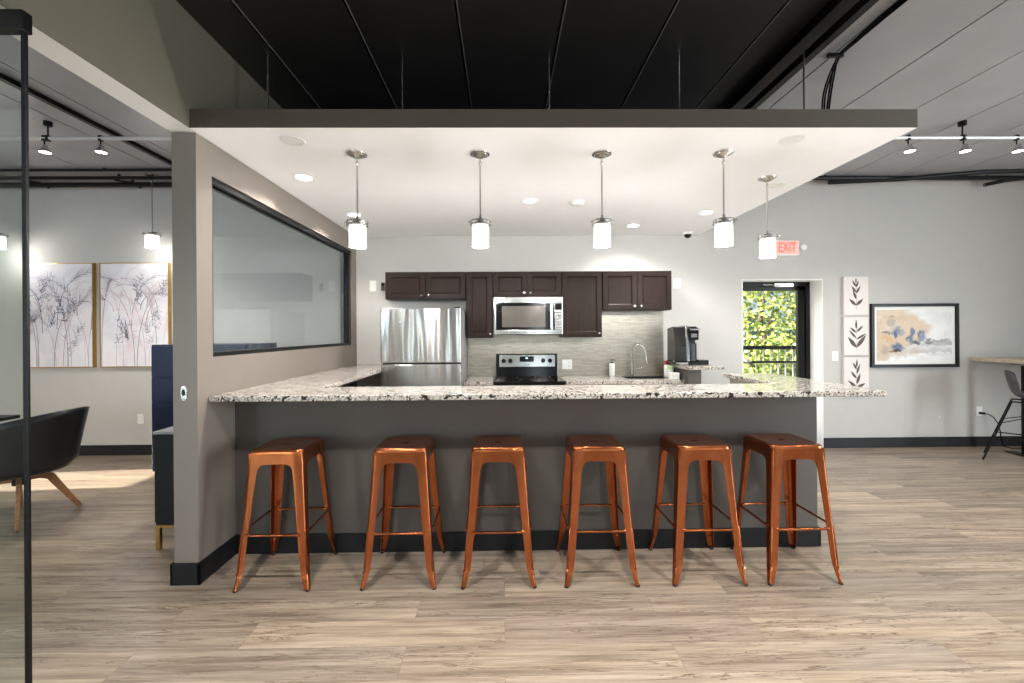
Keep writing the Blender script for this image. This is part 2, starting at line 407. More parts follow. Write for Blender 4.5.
# ------------------------------------------------------------------ kitchen run
def shaker(mb, x0, x1, z0, z1, yf, rail=.055):
    # frame standing .018 proud with a recessed, raised-field panel
    t = .02; y0 = yf; y1 = yf+t
    mb.box(x0,x0+rail,y0,y1,z0,z1).box(x1-rail,x1,y0,y1,z0,z1).box(x0+rail,x1-rail,y0,y1,z0,z0+rail).box(x0+rail,x1-rail,y0,y1,z1-rail,z1)
    mb.box(x0+rail,x1-rail,y0+.011,y1,z0+rail,z1-rail)
    g = .012
    # bevelled ring
    mb.add([(x0+rail,y0,z0+rail),(x1-rail,y0,z0+rail),(x1-rail,y0,z1-rail),(x0+rail,y0,z1-rail),
            (x0+rail+g,y0+.0108,z0+rail+g),(x1-rail-g,y0+.0108,z0+rail+g),(x1-rail-g,y0+.0108,z1-rail-g),(x0+rail+g,y0+.0108,z1-rail-g)],
           [(0,1,5,4),(1,2,6,5),(2,3,7,6),(3,0,4,7)])
    return mb
def knob(x, y, z, parent):
    return MB().lathe([(.005,0),(.005,.014),(.012,.018),(.014,.024),(.011,.030),(.001,.031)], (x,y,z), 20, 'y').build('knob', M['chrome'], parent, smooth=50)
def wall_cabinet(x0, x1, z0, z1, doors, knobs, label, yf=4.87, rail=.055):
    t = thing('wall_cabinet', label, 'cabinet', ((x0+x1)/2, YB-.002, z0), 0, 'dark wall cabinets over the kitchen counter')
    ox, oy, oz = t.location
    def L(o): o.location = (-ox,-oy,-oz); return o
    L(MB().box(x0,x1,yf+.022,YB-.002,z0,z1).build('cabinet_box', M['espresso'], t, bevel=.002))
    for (a, b), kx in zip(doors, knobs):
        dr = L(shaker(MB(), a, b, z0+.006, z1-.006, yf, rail).build('door', M['espresso'], t, bevel=.0015))
        k = knob(kx, yf, z0+.045, dr)
    return t
wall_cabinet(-1.33,-.418,1.818,2.128,[(-1.325,-.878),(-.872,-.423)],[-.915,-.835],'low dark espresso two-door wall cabinet above the refrigerator')
wall_cabinet(-.415,-.112,1.375,2.128,[(-.410,-.117)],[-.145],'tall narrow dark single-door cabinet left of the microwave', rail=.06)
wall_cabinet(-.108,.668,1.838,2.128,[(-.103,.277),(.283,.663)],[.245,.315],'small dark two-door wall cabinet directly above the microwave')
wall_cabinet(.672,1.130,1.375,2.128,[(.677,1.125)],[1.09],'tall dark single-door wall cabinet right of the microwave')
wall_cabinet(1.134,1.928,1.680,2.128,[(1.139,1.528),(1.534,1.923)],[1.492,1.570],'dark two-door wall cabinet above the sink faucet')

# backsplash
tag(B('backsplash', M['tile'], -.418, 1.945, YB-.012, YB-.001, .912, 1.70), 'brushed metallic mosaic tile backsplash between kitchen counter and wall cabinets', 'backsplash')
# base cabinets
def base_cabinet(x0, x1, doors, label):
    t = thing('base_cabinet', label, 'cabinet', ((x0+x1)/2, 4.9, 0), 0, 'dark base cabinets under the kitchen counter')
    ox, oy, oz = t.location
    def L(o): o.location = (-ox,-oy,-oz); return o
    L(MB().box(x0,x1,4.62,YB-.002,.10,.715).box(x0,x1,4.62,4.64,.715,.872).box(x0,x1,5.15,YB-.002,.715,.872).box(x0,x0+.018,4.64,5.15,.715,.872).box(x1-.018,x1,4.64,5.15,.715,.872).box(x0,x1,4.68,YB-.002,0,.10).build('cabinet_box', M['espresso'], t))
    for a, b in doors:
        dr = L(shaker(MB(), a, b, .11, .70, 4.598).build('door', M['espresso'], t, bevel=.0015)); knob(b-.04, 4.598, .65, dr)
        dw = L(shaker(MB(), a, b, .712, .865, 4.598, .035).build('drawer', M['espresso'], t, bevel=.0015)); knob((a+b)/2, 4.598, .79, dw)
    return t
base_cabinet(-.415,-.112,[(-.41,-.117)],'narrow dark base cabinet between refrigerator and range')
base_cabinet(.672,1.27,[(.677,1.265)],'dark base cabinet just right of the range')
base_cabinet(1.274,1.93,[(1.279,1.60),(1.604,1.925)],'dark sink base cabinet at the right end of the kitchen run')
def with_hole(x0,x1,y0,y1,hx0,hx1,hy0,hy1,z0,z1):
    m = MB(); m.box(x0,hx0,y0,y1,z0,z1).box(hx1,x1,y0,y1,z0,z1).box(hx0,hx1,y0,hy0,z0,z1).box(hx0,hx1,hy1,y1,z0,z1); return m
tag(B('kitchen_countertop', M['granite'], -.418,-.110,4.575,YB-.013,.874,.910, bevel=.003), 'short granite counter piece between refrigerator and range', 'countertop')
tag(with_hole(.670,1.936,4.575,YB-.013,1.36,1.86,4.72,5.02,.874,.910).build('kitchen_countertop', M['granite'], bevel=.003), 'granite kitchen counter holding the sink, right of the range', 'countertop')
# sink
sk = MB(); r0 = [(1.36,4.72),(1.86,4.72),(1.86,5.02),(1.36,5.02)]
sk.box(1.365,1.375,4.725,5.015,.74,.909).box(1.845,1.855,4.725,5.015,.74,.909).box(1.375,1.845,4.725,4.735,.74,.909).box(1.375,1.845,5.005,5.015,.74,.909).box(1.365,1.855,4.725,5.015,.73,.74)
sk.box(1.35,1.375,4.71,5.03,.9101,.914).box(1.845,1.87,4.71,5.03,.9101,.914).box(1.375,1.845,4.71,4.735,.9101,.914).box(1.375,1.845,5.005,5.03,.9101,.914)
st = thing('sink', 'stainless steel drop-in sink in the granite counter under the faucet', 'sink', (1.61,4.87,.914))
o = sk.build('sink_bowl', M['steel_flat'], st); o.location = (-1.61,-4.87,-.914)
o = MB().lathe([(.03,.741),(.03,.745),(.02,.746),(.001,.744)],(1.61,4.87,0)).build('drain', M['chrome'], st, smooth=40); o.location = (-1.61,-4.87,-.914)
# faucet
fc = thing('kitchen_faucet', 'tall brushed nickel gooseneck faucet behind the sink', 'faucet', (1.53,5.085,.911))
MB().lathe([(.028,0),(.028,.006),(.019,.012),(.017,.10),(.015,.12)],n=24).build('faucet_base', M['nickel'], fc, smooth=40)
arc = [(0,0,.1),(0,0,.27)]+[(.07-.07*cos(a)*1.0, -.03*(1-cos(a)), .27+.105*sin(a)) for a in [k*pi*1.02/12 for k in range(1,13)]]
arc += [(.145,-.062,.225)]
MB().tube(arc, .0115, 14).build('spout', M['nickel'], fc, smooth=60)
MB().tube([(.143,-.061,.245),(.150,-.064,.21),(.158,-.067,.165),(.160,-.068,.15)], [.013,.0165,.019,.016], 16).build('spray_head', M['nickel'], fc, smooth=60)
MB().tube([(.01,0,.075),(.055,-.01,.08)], .011, 12).tube([(.055,-.01,.08),(.12,-.02,.105)], [.0085,.006], 10).build('lever', M['nickel'], fc, smooth=60)
# soap dispenser
sd = thing('soap_dispenser', 'white soap dispenser with dark pump left of the faucet', 'soap dispenser', (1.292,5.09,.911))
MB().lathe([(.030,0),(.033,.004),(.033,.14),(.028,.148),(.012,.15)],n=24).build('bottle', M['plastic_white'], sd, smooth=40)
MB().lathe([(.013,.148),(.013,.165),(.004,.167),(.004,.19)],n=16).tube([(-.015,0,.19),(.03,-.005,.192),(.038,-.006,.184)], .0045, 8).build('pump', M['black_metal'], sd, smooth=40)
# bottle, cup and box right of the sink
M['red'] = simple('red_plastic', srgb(170,40,34), .4); M['green'] = simple('pale_green_plastic', srgb(176,214,150), .4)
b1 = thing('condiment_bottle', 'white bottle with red cap on the counter right of the sink', 'bottle', (1.905,4.98,.911))
MB().lathe([(.030,0),(.033,.005),(.033,.125),(.026,.14)],n=24).build('bottle', M['plastic_white'], b1, smooth=40)
lab(MB().lathe([(.031,.138),(.031,.178),(.026,.183),(.001,.184)],n=24).build('cap', M['red'], b1, smooth=40), 'red cap')
b2 = thing('cup', 'pale green and white paper cup between red-capped bottle and white container', 'cup', (1.895,4.85,.911)) 
MB().lathe([(.026,0),(.036,.115),(.0365,.12),(.034,.118),(.024,.006),(.001,.005)],n=28).build('cup_body', M['plastic_white'], b2, smooth=40)
lab(MB().lathe([(.0345,.095),(.0385,.135),(.030,.137),(.001,.137)],n=28).build('lid', M['green'], b2, smooth=40), 'pale green lid')
b3 = thing('food_container', 'low white rounded plastic tub at the right end of the kitchen counter', 'container', (1.875,4.70,.911))
MB().prism(rrect(0,0,.105,.085,.02), 0, .058).build('tub', M['plastic_white'], b3, smooth=40, bevel=.004)
MB().prism(rrect(0,0,.112,.092,.022), .058, .070).build('lid', M['plastic_white'], b3, smooth=40, bevel=.003)

# range
rg = thing('range', 'freestanding electric range with black glass cooktop and silver control panel', 'stove', (.28,4.86,0))
def L(o, t): o.location = tuple(-q for q in t.location); return o
L(MB().box(-.096,.656,4.56,YB-.014,.02,.898).build('range_body', M['black_plastic'], rg), rg)
L(MB().prism(rrect(.28,4.835,.764,.59,.02),.898,.916).build('cooktop', M['black_gloss'], rg, bevel=.004), rg)
M['burner'] = simple('burner_print', srgb(70,70,70), .3)
for (x, y, r) in ((.10,4.70,.10),(.46,4.70,.08),(.10,4.98,.075),(.46,4.98,.09)):
    L(MB().lathe([(r,.9163),(r+.003,.9166),(r+.003,.9163)], (x,y,0), 40, cap=False).build('burner_ring', M['burner'], rg, smooth=30), rg)
bk = L(MB().prism([(5.09,.90),(5.185,.90),(5.185,1.178),(5.125,1.178)], -.085, .648, 'x').build('backguard', M['black_plastic'], rg, bevel=.006), rg)
def yg(z): return 5.09+(z-.90)*(.035/.278)
def face(x0,x1,z0,z1,d): 
    return MB().add([(x0,yg(z0)-d,z0),(x1,yg(z0)-d,z0),(x1,yg(z1)-d,z1),(x0,yg(z1)-d,z1),(x0,yg(z0)+.01,z0),(x1,yg(z0)+.01,z0),(x1,yg(z1)+.01,z1),(x0,yg(z1)+.01,z1)],
        [(0,1,2,3),(4,7,6,5),(0,4,5,1),(1,5,6,2),(2,6,7,3),(3,7,4,0)])
lab(face(-.045,.615,1.028,1.165,.004).build('control_panel', M['steel_flat'], bk), 'silver control panel')
face(.195,.365,1.085,1.148,.006).build('display', M['black_gloss'], bk)
face(.268,.292,1.122,1.132,.0075).build('clock_digits', m_emit('lit_clock', (.6,.85,1,1), 1.5), bk)
face(.25,.31,1.045,1.053,.0055).build('badge', M['black_metal'], bk)
for x in (.005,.085,.475,.558):
    MB().lathe([(.026,0),(.026,.004),(.020,.006),(.019,.026),(.016,.028),(.001,.029)],(x,yg(1.097)-.004,1.097),24,'y').box(x-.004,x+.004,yg(1.097)-.036,yg(1.097)-.03,1.083,1.115).build('knob', M['black_plastic'], bk, smooth=40)
od = L(MB().box(-.09,.65,4.53,4.562,.20,.86).build('oven_door', M['steel_flat'], rg, bevel=.004), rg)
MB().box(0,.56,4.526,4.532,.30,.66).build('oven_window', M['black_gloss'], od, bevel=.001)
MB().tube([(-.03,4.49,.80),(.59,4.49,.80)], .011, 12).tube([(.0,4.53,.80),(.0,4.49,.80)],.008).tube([(.56,4.53,.80),(.56,4.49,.80)],.008).build('handle', M['nickel'], od, smooth=40)
L(MB().box(-.09,.65,4.535,4.562,.03,.185).build('drawer', M['steel_flat'], rg, bevel=.004), rg)

# microwave
mw = thing('microwave', 'stainless over-the-range microwave with dark window between the dark cabinets', 'microwave', (.28,YB,1.405))
L(MB().box(-.096,.656,4.82,YB-.014,1.405,1.828).build('microwave_body', M['black_plastic'], mw), mw)
L(MB().box(-.098,.668,4.795,4.822,1.412,1.462).box(-.098,.668,4.795,4.822,1.765,1.826).build('trim_band', M['steel_flat'], mw, bevel=.003), mw)
md = L(MB().box(-.098,-.075,4.795,4.822,1.462,1.765).box(-.075,.560,4.800,4.822,1.462,1.765).build('door', [M['black_gloss'], M['steel_flat']], mw, bevel=.002), mw)
for p in md.data.polygons: p.material_index = 1 if p.center.x < -.074 else 0
MB().prism(rrect(.232,1.611,.485,.235,.012),4.797,4.801,'y').build('window', simple('microwave_mesh_glass', srgb(96,90,84), .18, .3), md)
lab(MB().prism(rrect(.540,1.612,.028,.30,.008),4.765,4.783,'y').box(.533,.548,4.78,4.80,1.475,1.49).box(.533,.548,4.78,4.80,1.735,1.75).build('handle', M['steel_flat'], md, bevel=.003), 'steel bar handle')
cp = L(MB().box(.580,.668,4.795,4.822,1.462,1.765).build('control_panel', M['steel_flat'], mw, bevel=.002), mw)
MB().box(.582,.658,4.793,4.796,1.685,1.755).build('display', M['black_gloss'], cp)
kp = MB()
for i in range(3):
    for j in range(6): kp.box(.584+i*.026,.604+i*.026,4.7935,4.796,1.475+j*.033,1.497+j*.033)
kp.build('keypad', simple('grey_keys', srgb(150,150,148), .4), cp)
MB().box(.255,.315,4.7935,4.796,1.792,1.80).build('badge', M['black_metal'], mw).location = tuple(-q for q in mw.location)
for k in range(6): L(MB().box(-.05+.12*k,.02+.12*k,4.7938,4.796,1.432,1.440).build('vent_slot', M['steel_side'], mw), mw)

# refrigerator
fr = thing('refrigerator', 'stainless steel top-freezer refrigerator standing left of the range under the low cabinet', 'refrigerator', (-.84,4.8,0))
L(MB().box(-1.245,-.432,4.475,5.17,.04,1.68).box(-1.20,-.48,4.50,5.15,0,.04).build('fridge_body', M['steel_side'], fr, bevel=.004), fr)
fd = L(MB().prism(rrect(-.8385,4.435,.825,.07,.018),1.132,1.688).build('freezer_door', M['steel'], fr, smooth=40, bevel=.004), fr)
rd = L(MB().prism(rrect(-.8385,4.435,.825,.07,.018),.06,1.115).build('fridge_door', M['steel'], fr, smooth=40, bevel=.004), fr)
L(MB().box(-1.235,-.44,4.42,4.475,1.115,1.132).build('door_gasket', M['rubber'], fr), fr)
MB().box(-.885,-.835,4.3985,4.401,1.632,1.639).build('badge', M['chrome'], fd)
MB().lathe([(.009,0),(.009,.006),(.006,.008),(.001,.008)],(-1.048,4.40,1.548),16,'y').build('magnet', M['plastic_white'], fd, smooth=40)
L(MB().box(-.50,-.44,4.41,4.50,1.688,1.702).build('hinge_cover', M['black_plastic'], fr, bevel=.003), fr)
for z0_, z1_, p in ((1.18,1.60,fd),(.62,1.05,rd)):
    MB().box(-1.2515,-1.246,4.41,4.46,z0_,z1_).build('handle_recess', M['black_plastic'], p)

# coffee counter and machine
ck = thing('coffee_counter_wall', 'short grey half wall at the end of the kitchen counter below the coffee machine', 'half wall', (2.02,4.85,0))
o = MB().box(1.948,2.085,4.50,YB-.001,0,1.031).build('half_wall', M['taupe_dark'], ck); o.location = (-2.02,-4.85,0)
o = MB().box(2.085,2.097,4.49,YB-.02,0,.122).box(1.948,2.097,4.488,4.50,0,.122).build('baseboard', M['black_base'], ck, bevel=.003); o.location = (-2.02,-4.85,0)
tag(MB().prism([(1.915,4.43),(2.335,4.48),(2.335,YB-.003),(1.947,YB-.003)],1.032,1.067).build('coffee_countertop', M['granite'], bevel=.004), 'small granite shelf top with the coffee machine on it', 'countertop')
cm = thing('coffee_machine', 'black and silver single-serve coffee machine on the small granite top', 'coffee machine', (2.02,4.80,1.068), radians(-4))
MB().box(-.135,.14,-.15,.17,0,.035).box(.14,.235,-.12,.02,0,.05).build('base', M['black_plastic'], cm, bevel=.006)
lab(MB().box(-.13,.0,-.158,-.149,.006,.03).build('name_plate', M['steel_flat'], cm, bevel=.002), 'silver strip')
MB().prism([(-.115,.035),(.16,.035),(.16,.40),(-.02,.42),(-.06,.41),(-.115,.20)],-.125,.0,'x').build('water_tank', simple('smoked_tank', srgb(20,19,19), .2), cm, bevel=.005)
lab(MB().prism([(-.12,.035),(-.085,.035),(-.03,.405),(.12,.42),(.12,.43),(-.06,.43)],0,.028,'x').build('side_band', M['steel_flat'], cm, bevel=.003), 'silver side band')
MB().box(.028,.135,.0,.15,.035,.41).prism([(-.10,.27),(.0,.27),(.0,.42),(-.04,.42),(-.11,.37)],.028,.135,'x').build('brew_head', M['black_plastic'], cm, bevel=.006)
MB().tube([(.035,-.09,.40),(.035,-.14,.385),(.13,-.14,.385),(.13,-.09,.40)], .008, 10).prism([(-.113,.30),(-.108,.34),(-.103,.34),(-.108,.30)],.05,.115,'x').build('handle', M['chrome'], cm, smooth=40)
MB().prism(rrect(.082,-.03,.09,.09,.02),.036,.235).build('drip_cover', M['black_gloss'], cm, bevel=.004)

# ------------------------------------------------------------------ copper stools
def make_stool(label):
    t = thing('bar_stool', label, 'bar stool', (0,0,0), 0, 'copper stools along the bar')
    H = .775; S = .1525
    # seat: rounded square with rolled edge, slight dish and an oblong hand hole
    n = 64; rings = []
    def sq(k, h, e, z):
        a = 2*pi*k/n; c, s_ = cos(a), sin(a)
        x = h*math.copysign(abs(c)**(2/e), c); y = h*math.copysign(abs(s_)**(2/e), s_); return (x, y, z)
    def hole(k, z, q=1):
        a = 2*pi*k/n; return (.024*q*cos(a), .013*q*sin(a), z)
    rings.append([hole(k, H-.014) for k in range(n)])
    rings.append([hole(k, H-.006) for k in range(n)])
    for h, e, z in ((.05,3,H-.004),(.09,5,H-.0035),(.125,7,H-.002),(.142,8,H),(.150,8,H-.002),(.1545,8,H-.008),(.1555,8,H-.022)):
        rings.append([sq(k,h,e,z) for k in range(n)])
    rings.append([sq(k,.1535,8,H-.022) for k in range(n)])
    rings.append([sq(k,.148,8,H-.008) for k in range(n)])
    rings.append([sq(k,.12,7,H-.007) for k in range(n)])
    rings.append([hole(k,H-.014) for k in range(n)])
    seat = MB().ring_loft(rings, cap=False).build('seat', M['copper'], t, smooth=50)
    # apron with arched lower edge, four sides
    ap = MB()
    def side(f):
        pts_o = []
        zt = H-.018; zb = .694; 
        for off in (0, .003):
            low = []
            xs_ = [-.147,-.100,-.092,-.080,-.06,.06,.080,.092,.100,.147]
            zz = [.655,.655,.675,.688,zb,zb,.688,.675,.655,.655]
            for x, z in zip(xs_, zz):
                sp = S + (H-z)*.055 - .001 - off
                low.append((x, -sp, z))
            up = [(x, -(S+.001-off), zt) for x in xs_]
            pts_o.append((low, up))
        (l0,u0),(l1,u1) = pts_o; m = len(l0)
        V = [f(p) for p in l0+u0+l1+u1]
        F = []
        for i in range(m-1):
            F += [(i,i+1,m+i+1,m+i),(2*m+i,3*m+i,3*m+i+1,2*m+i+1),(i,2*m+i,2*m+i+1,i+1),(m+i,m+i+1,3*m+i+1,3*m+i)]
        F += [(0,m,3*m,2*m),(m-1,3*m-1,4*m-1,2*m-1)]
        ap.add(V, F)
    for q in range(4):
        R = Matrix.Rotation(q*pi/2, 3, 'Z'); side(lambda p: tuple(R @ Vector(p)))
    ap.build('apron', M['copper'], t, smooth=35)
    # legs: tapered folded channels
    prof = [(H-.02,.1535,.070,.022),(.70,.1575,.062,.022),(.62,.1625,.057,.021),(.50,.1702,.052,.020),(.38,.1780,.048,.019),(.26,.1858,.044,.018),(.15,.1930,.040,.017),(.102,.1962,.037,.016),(.094,.1985,.036,.016),(.06,.2035,.032,.015),(.007,.2110,.024,.012)]
    for sx, sy in ((-1,-1),(1,-1),(-1,1),(1,1)):
        rings = []
        for z, c, w, r in prof:
            outer = [(c-w, c)] + [(c-r+r*sin(a), c-r+r*cos(a)) for a in [k*pi/2/6 for k in range(7)]] + [(c, c-w)]
            th = .0028; ri = r-th
            inner = [(c-th, c-w)] + [(c-r+ri*cos(a), c-r+ri*sin(a)) for a in [k*pi/2/6 for k in range(7)]] + [(c-w, c-th)]
            rings.append([(sx*x, sy*y, z) for x, y in outer+inner])
        lg = MB().ring_loft(rings)
        # pressed rib down the outer corner, and clip tabs near the foot
        k = .2929
        def cp_(z, extra=0):
            for (za,ca,wa,ra),(zb,cb_,wb,rb) in zip(prof[:-1], prof[1:]):
                if zb <= z <= za:
                    u = (za-z)/(za-zb); c = ca+(cb_-ca)*u; r = ra+(rb-ra)*u; q = c-r*k+extra; return (sx*q, sy*q, z)
        lg.tube([cp_(.325,-.004), cp_(.31,.0), cp_(.20,.001), cp_(.11,.001), cp_(.10,-.003)], .0042, 8)
        lg.tube([cp_(.098,0), cp_(.088,.001)], .0075, 8)
        leg = lg.build('leg', M['copper'], t, smooth=35)
        fx, fy = sx*.2015, sy*.2015
        lab(MB().lathe([(.010,0),(.012,.002),(.012,.008),(.008,.012)],(fx,fy,0),16).build('foot_cap', M['rubber'], leg, smooth=40), 'black rubber foot')
    # cross braces with flattened ends
    for q in range(4):
        R = Matrix.Rotation(q*pi/2, 3, 'Z'); zb = .305 if q % 2 == 0 else .315
        y = -.1845
        m = MB(); 
        pts = [(-.150,y+.004,zb),(-.128,y+.004,zb),(-.118,y,zb),(.118,y,zb),(.128,y+.004,zb),(.150,y+.004,zb)]
        rr = [.009,.009,.0065,.0065,.009,.009]
        m.tube([tuple(R @ Vector(p)) for p in pts], rr, 10)
        for s_ in (-1,1): 
            a = R @ Vector((s_*.142, y-.006, zb)); b_ = R @ Vector((s_*.142, y+.002, zb)); m.tube([a,b_], .0045, 8)
        m.build('cross_brace', M['copper'], t, smooth=40)
    u = MB()
    for sx in (-1,1):
        u.tube([(sx*.118,-.14,.735),(sx*.118,.14,.735)], .004, 8)
    for sx, sy in ((-1,-1),(1,-1),(-1,1),(1,1)): u.box(sx*.118-.012,sx*.118+.012,sy*.118-.012,sy*.118+.012,.738,.767)
    lab(u.build('stacking_bumper', M['rubber'], t), 'black bumpers under the seat')
    return t
names = ['leftmost copper metal bar stool, against the corner of the partition wall',
 'second copper metal bar stool from the left, in line with the refrigerator',
 'third copper metal bar stool from the left, in front of the range',
 'fourth copper metal bar stool from the left, right of the range',
 'fifth copper metal bar stool from the left, in line with the sink faucet',
 'rightmost copper metal bar stool, at the open end of the bar']
spots = [(-1.302,2.618,0),(-.597,2.621,0),(-.033,2.619,.0),(.550,2.617,0),(1.162,2.616,0),(1.703,2.612,0)]
st0 = make_stool(names[0])
for i, (x, y, rz) in enumerate(spots):
    if i == 0: st0.location = (x,y,0)
    else: dup(st0, (x,y,0), names[i], rz)

# ------------------------------------------------------------------ pendants
def make_pendant(label, drop=.44, sc=1.0):
    t = thing('pendant_light', label, 'pendant light', (0,0,0), 0, 'opal glass pendants over the bar')
    MB().lathe([(.058,0),(.064,-.004),(.062,-.010),(.050,-.013),(.046,-.019),(.030,-.023),(.022,-.030),(.010,-.034),(.001,-.035)],n=36).build('canopy', M['nickel'], t, smooth=35)
    zt = -drop
    MB().tube([(0,0,-.03),(0,0,-.052)], .006, 10).lathe([(.001,-.050),(.010,-.056),(.011,-.066),(.008,-.076),(.001,-.078)],n=14).tube([(0,0,-.075),(0,0,zt)], .0055, 12).build('stem', M['nickel'], t, smooth=40)
    h = MB().lathe([(.009,zt+.035),(.011,zt+.006),(.030*sc,zt+.001),(.032*sc,zt-.02),(.050*sc,zt-.024),(.050*sc,zt-.030),(.001,zt-.030)],n=32)
    h.build('shade_holder', M['nickel'], t, smooth=35)
    rg_ = MB(); R_ = .0655*sc
    for zc, hh in ((zt-.004,.0035),(zt-.024,.0035)):
        rings = []
        for k in range(40):
            a = 2*pi*k/40; c = Vector((cos(a)*R_, sin(a)*R_, zc))
            rings.append([(c.x+cos(a)*dx, c.y+sin(a)*dx, c.z+dz) for dx, dz in ((-.002,-hh),(.002,-hh),(.002,hh),(-.002,hh))])
        rings.append(rings[0]); rg_.ring_loft(rings, cap=False)
    for k in range(3):
        a = radians(195)+2*pi*k/3; rg_.tube([(cos(a)*.028*sc,sin(a)*.028*sc,zt-.014),(cos(a)*(R_+.012),sin(a)*(R_+.012),zt-.014)], .004, 8)
        rg_.tube([(cos(a)*R_,sin(a)*R_,zt-.002),(cos(a)*R_,sin(a)*R_,zt-.027)], .003, 6)
        rg_.tube([(cos(a)*(R_+.004),sin(a)*(R_+.004),zt-.014),(cos(a)*(R_+.014),sin(a)*(R_+.014),zt-.014)], .008, 10)
    lab(rg_.build('ring', M['chrome'], t, smooth=40), 'chrome double ring around the shade top')
    MB().lathe([(.046*sc,zt-.027),(.051*sc,zt-.030),(.054*sc,zt-.05),(.054*sc,zt-.166),(.052*sc,zt-.169),(.049*sc,zt-.166),(.049*sc,zt-.035)],n=40,cap=False).build('shade', M['shade'], t, smooth=50)
    MB().lathe([(.001,zt-.03),(.016,zt-.03),(.018,zt-.06),(.030,zt-.095),(.024,zt-.125),(.001,zt-.135)],n=20).build('bulb', M['led'], t, smooth=50)
    return t
SZ = 2.604
pn = ['leftmost opal glass pendant, hanging over the left end of the bar', 'second opal glass pendant from the left, above the gap between refrigerator and range', 
      'third opal glass pendant from the left, right of the microwave', 'fourth opal glass pendant from the left, above the sink side of the bar',
      'rightmost pendant, set further back in front of the exit sign']
pp = [(-.938,2.80),(-.142,2.80),(.652,2.80),(1.447,2.79),(2.02,3.25)]
p0 = make_pendant(pn[0])
def lamp_point(x, y, z, w, r=.03, col=(1,.97,.93)):
    l = bpy.data.lights.new('pendant_glow', 'POINT'); l.energy = w; l.shadow_soft_size = r; l.color = col
    o = bpy.data.objects.new('pendant_glow', l); COL.objects.link(o); o.location = (x,y,z); return o
for i, (x, y) in enumerate(pp):
    if i == 0: p0.location = (x,y,SZ)
    else: dup(p0, (x,y,SZ), pn[i])
    lamp_point(x, y, SZ-.44-.20, 15)
lp = make_pendant('pendant with white glass shade above the right grass painting in the left room', .66, 1.25)
lp['group'] = 'pendants in the left room'; lp.location = (-3.97,4.93,3.25)
dup(lp, (-5.70,4.93,3.25), 'pendant with white glass shade seen through the glass panel at the far left')
for x in (-3.97,-5.70): lamp_point(x, 4.93, 3.25-.66-.22, 4)

# recessed lights etc. in the soffit
def make_down(label):
    t = thing('recessed_light', label, 'downlight', (0,0,0), 0, 'round recessed lights in the soffit')
    MB().lathe([(.055,.0),(.060,-.004),(.072,-.004),(.076,-.001),(.076,.0)],n=40,cap=False).build('trim_ring', M['white_trim'], t, smooth=40)
    MB().lathe([(.057,-.002),(.057,-.0035),(.001,-.0035)],n=36,cap=True).build('lens', M['led'], t)
    return t
dn = [((-1.478,3.23),'recessed ceiling light nearest the bar, close to the partition wall'), ((-1.456,4.25),'recessed ceiling light behind the leftmost pendant, above the refrigerator side'),
      ((.247,3.81),'recessed ceiling light in the middle of the soffit, in front of the range'), ((1.442,4.72),'recessed ceiling light nearest the sink cabinets'), ((2.009,4.21),'rightmost lit recessed ceiling light, left of the fourth pendant')]
d0 = None
for (x, y), l_ in dn:
    if d0 is None: d0 = make_down(l_); d0.location = (x,y,SZ)
    else: dup(d0, (x,y,SZ), l_)
    s = bpy.data.lights.new('downlight_beam', 'SPOT'); s.energy = 46; s.spot_size = radians(142); s.spot_blend = .5; s.shadow_soft_size = .05; s.color = (1,.95,.90)
    o = bpy.data.objects.new('downlight_beam', s); COL.objects.link(o); o.location = (x,y,SZ-.012)
# unlit flush speakers / sprinkler plates
def plate(x, y, label):
    t = thing('ceiling_speaker', label, 'ceiling fitting', (x,y,SZ), 0, 'white round fittings in the soffit')
    MB().lathe([(.070,0),(.069,-.003),(.060,-.005),(.056,-.003),(.001,-.003)],n=40).build('rim', M['white_trim'], t, smooth=40)
    m = MB()
    for k in range(5): m.box(-.045+.02*k,-.035+.02*k,-.03,.03,-.005,-.003)
    m.build('grille', M['plastic_white'], t)
plate(-1.262,2.556+.06,'round white fitting near the front left corner of the soffit')
plate(1.768,2.60,'round white fitting near the front right of the soffit')
plate(2.20,3.42,'round white fitting behind the rightmost pendant at the soffit edge')
sm = thing('smoke_detector', 'small white round smoke detector in the middle of the soffit', 'smoke detector', (.671,3.84,SZ))
MB().lathe([(.065,0),(.065,-.012),(.055,-.02),(.045,-.035),(.001,-.038)],n=36).build('housing', M['plastic_white'], sm, smooth=35)
MB().lathe([(.048,-.021),(.050,-.026),(.046,-.030)],n=36,cap=False).build('vent_ring', simple('grey_vent', srgb(120,120,120), .6), sm, smooth=40)
dc = thing('dome_camera', 'small dark dome security camera at the back right of the soffit', 'security camera', (2.19,5.05,SZ))
MB().lathe([(.055,0),(.055,-.02),(.048,-.028)],n=32).build('camera_base', M['plastic_white'], dc, smooth=35)
MB().lathe([(.042,-.027),(.040,-.045),(.030,-.060),(.014,-.069),(.001,-.071)],n=32).build('dome', M['black_gloss'], dc, smooth=60)

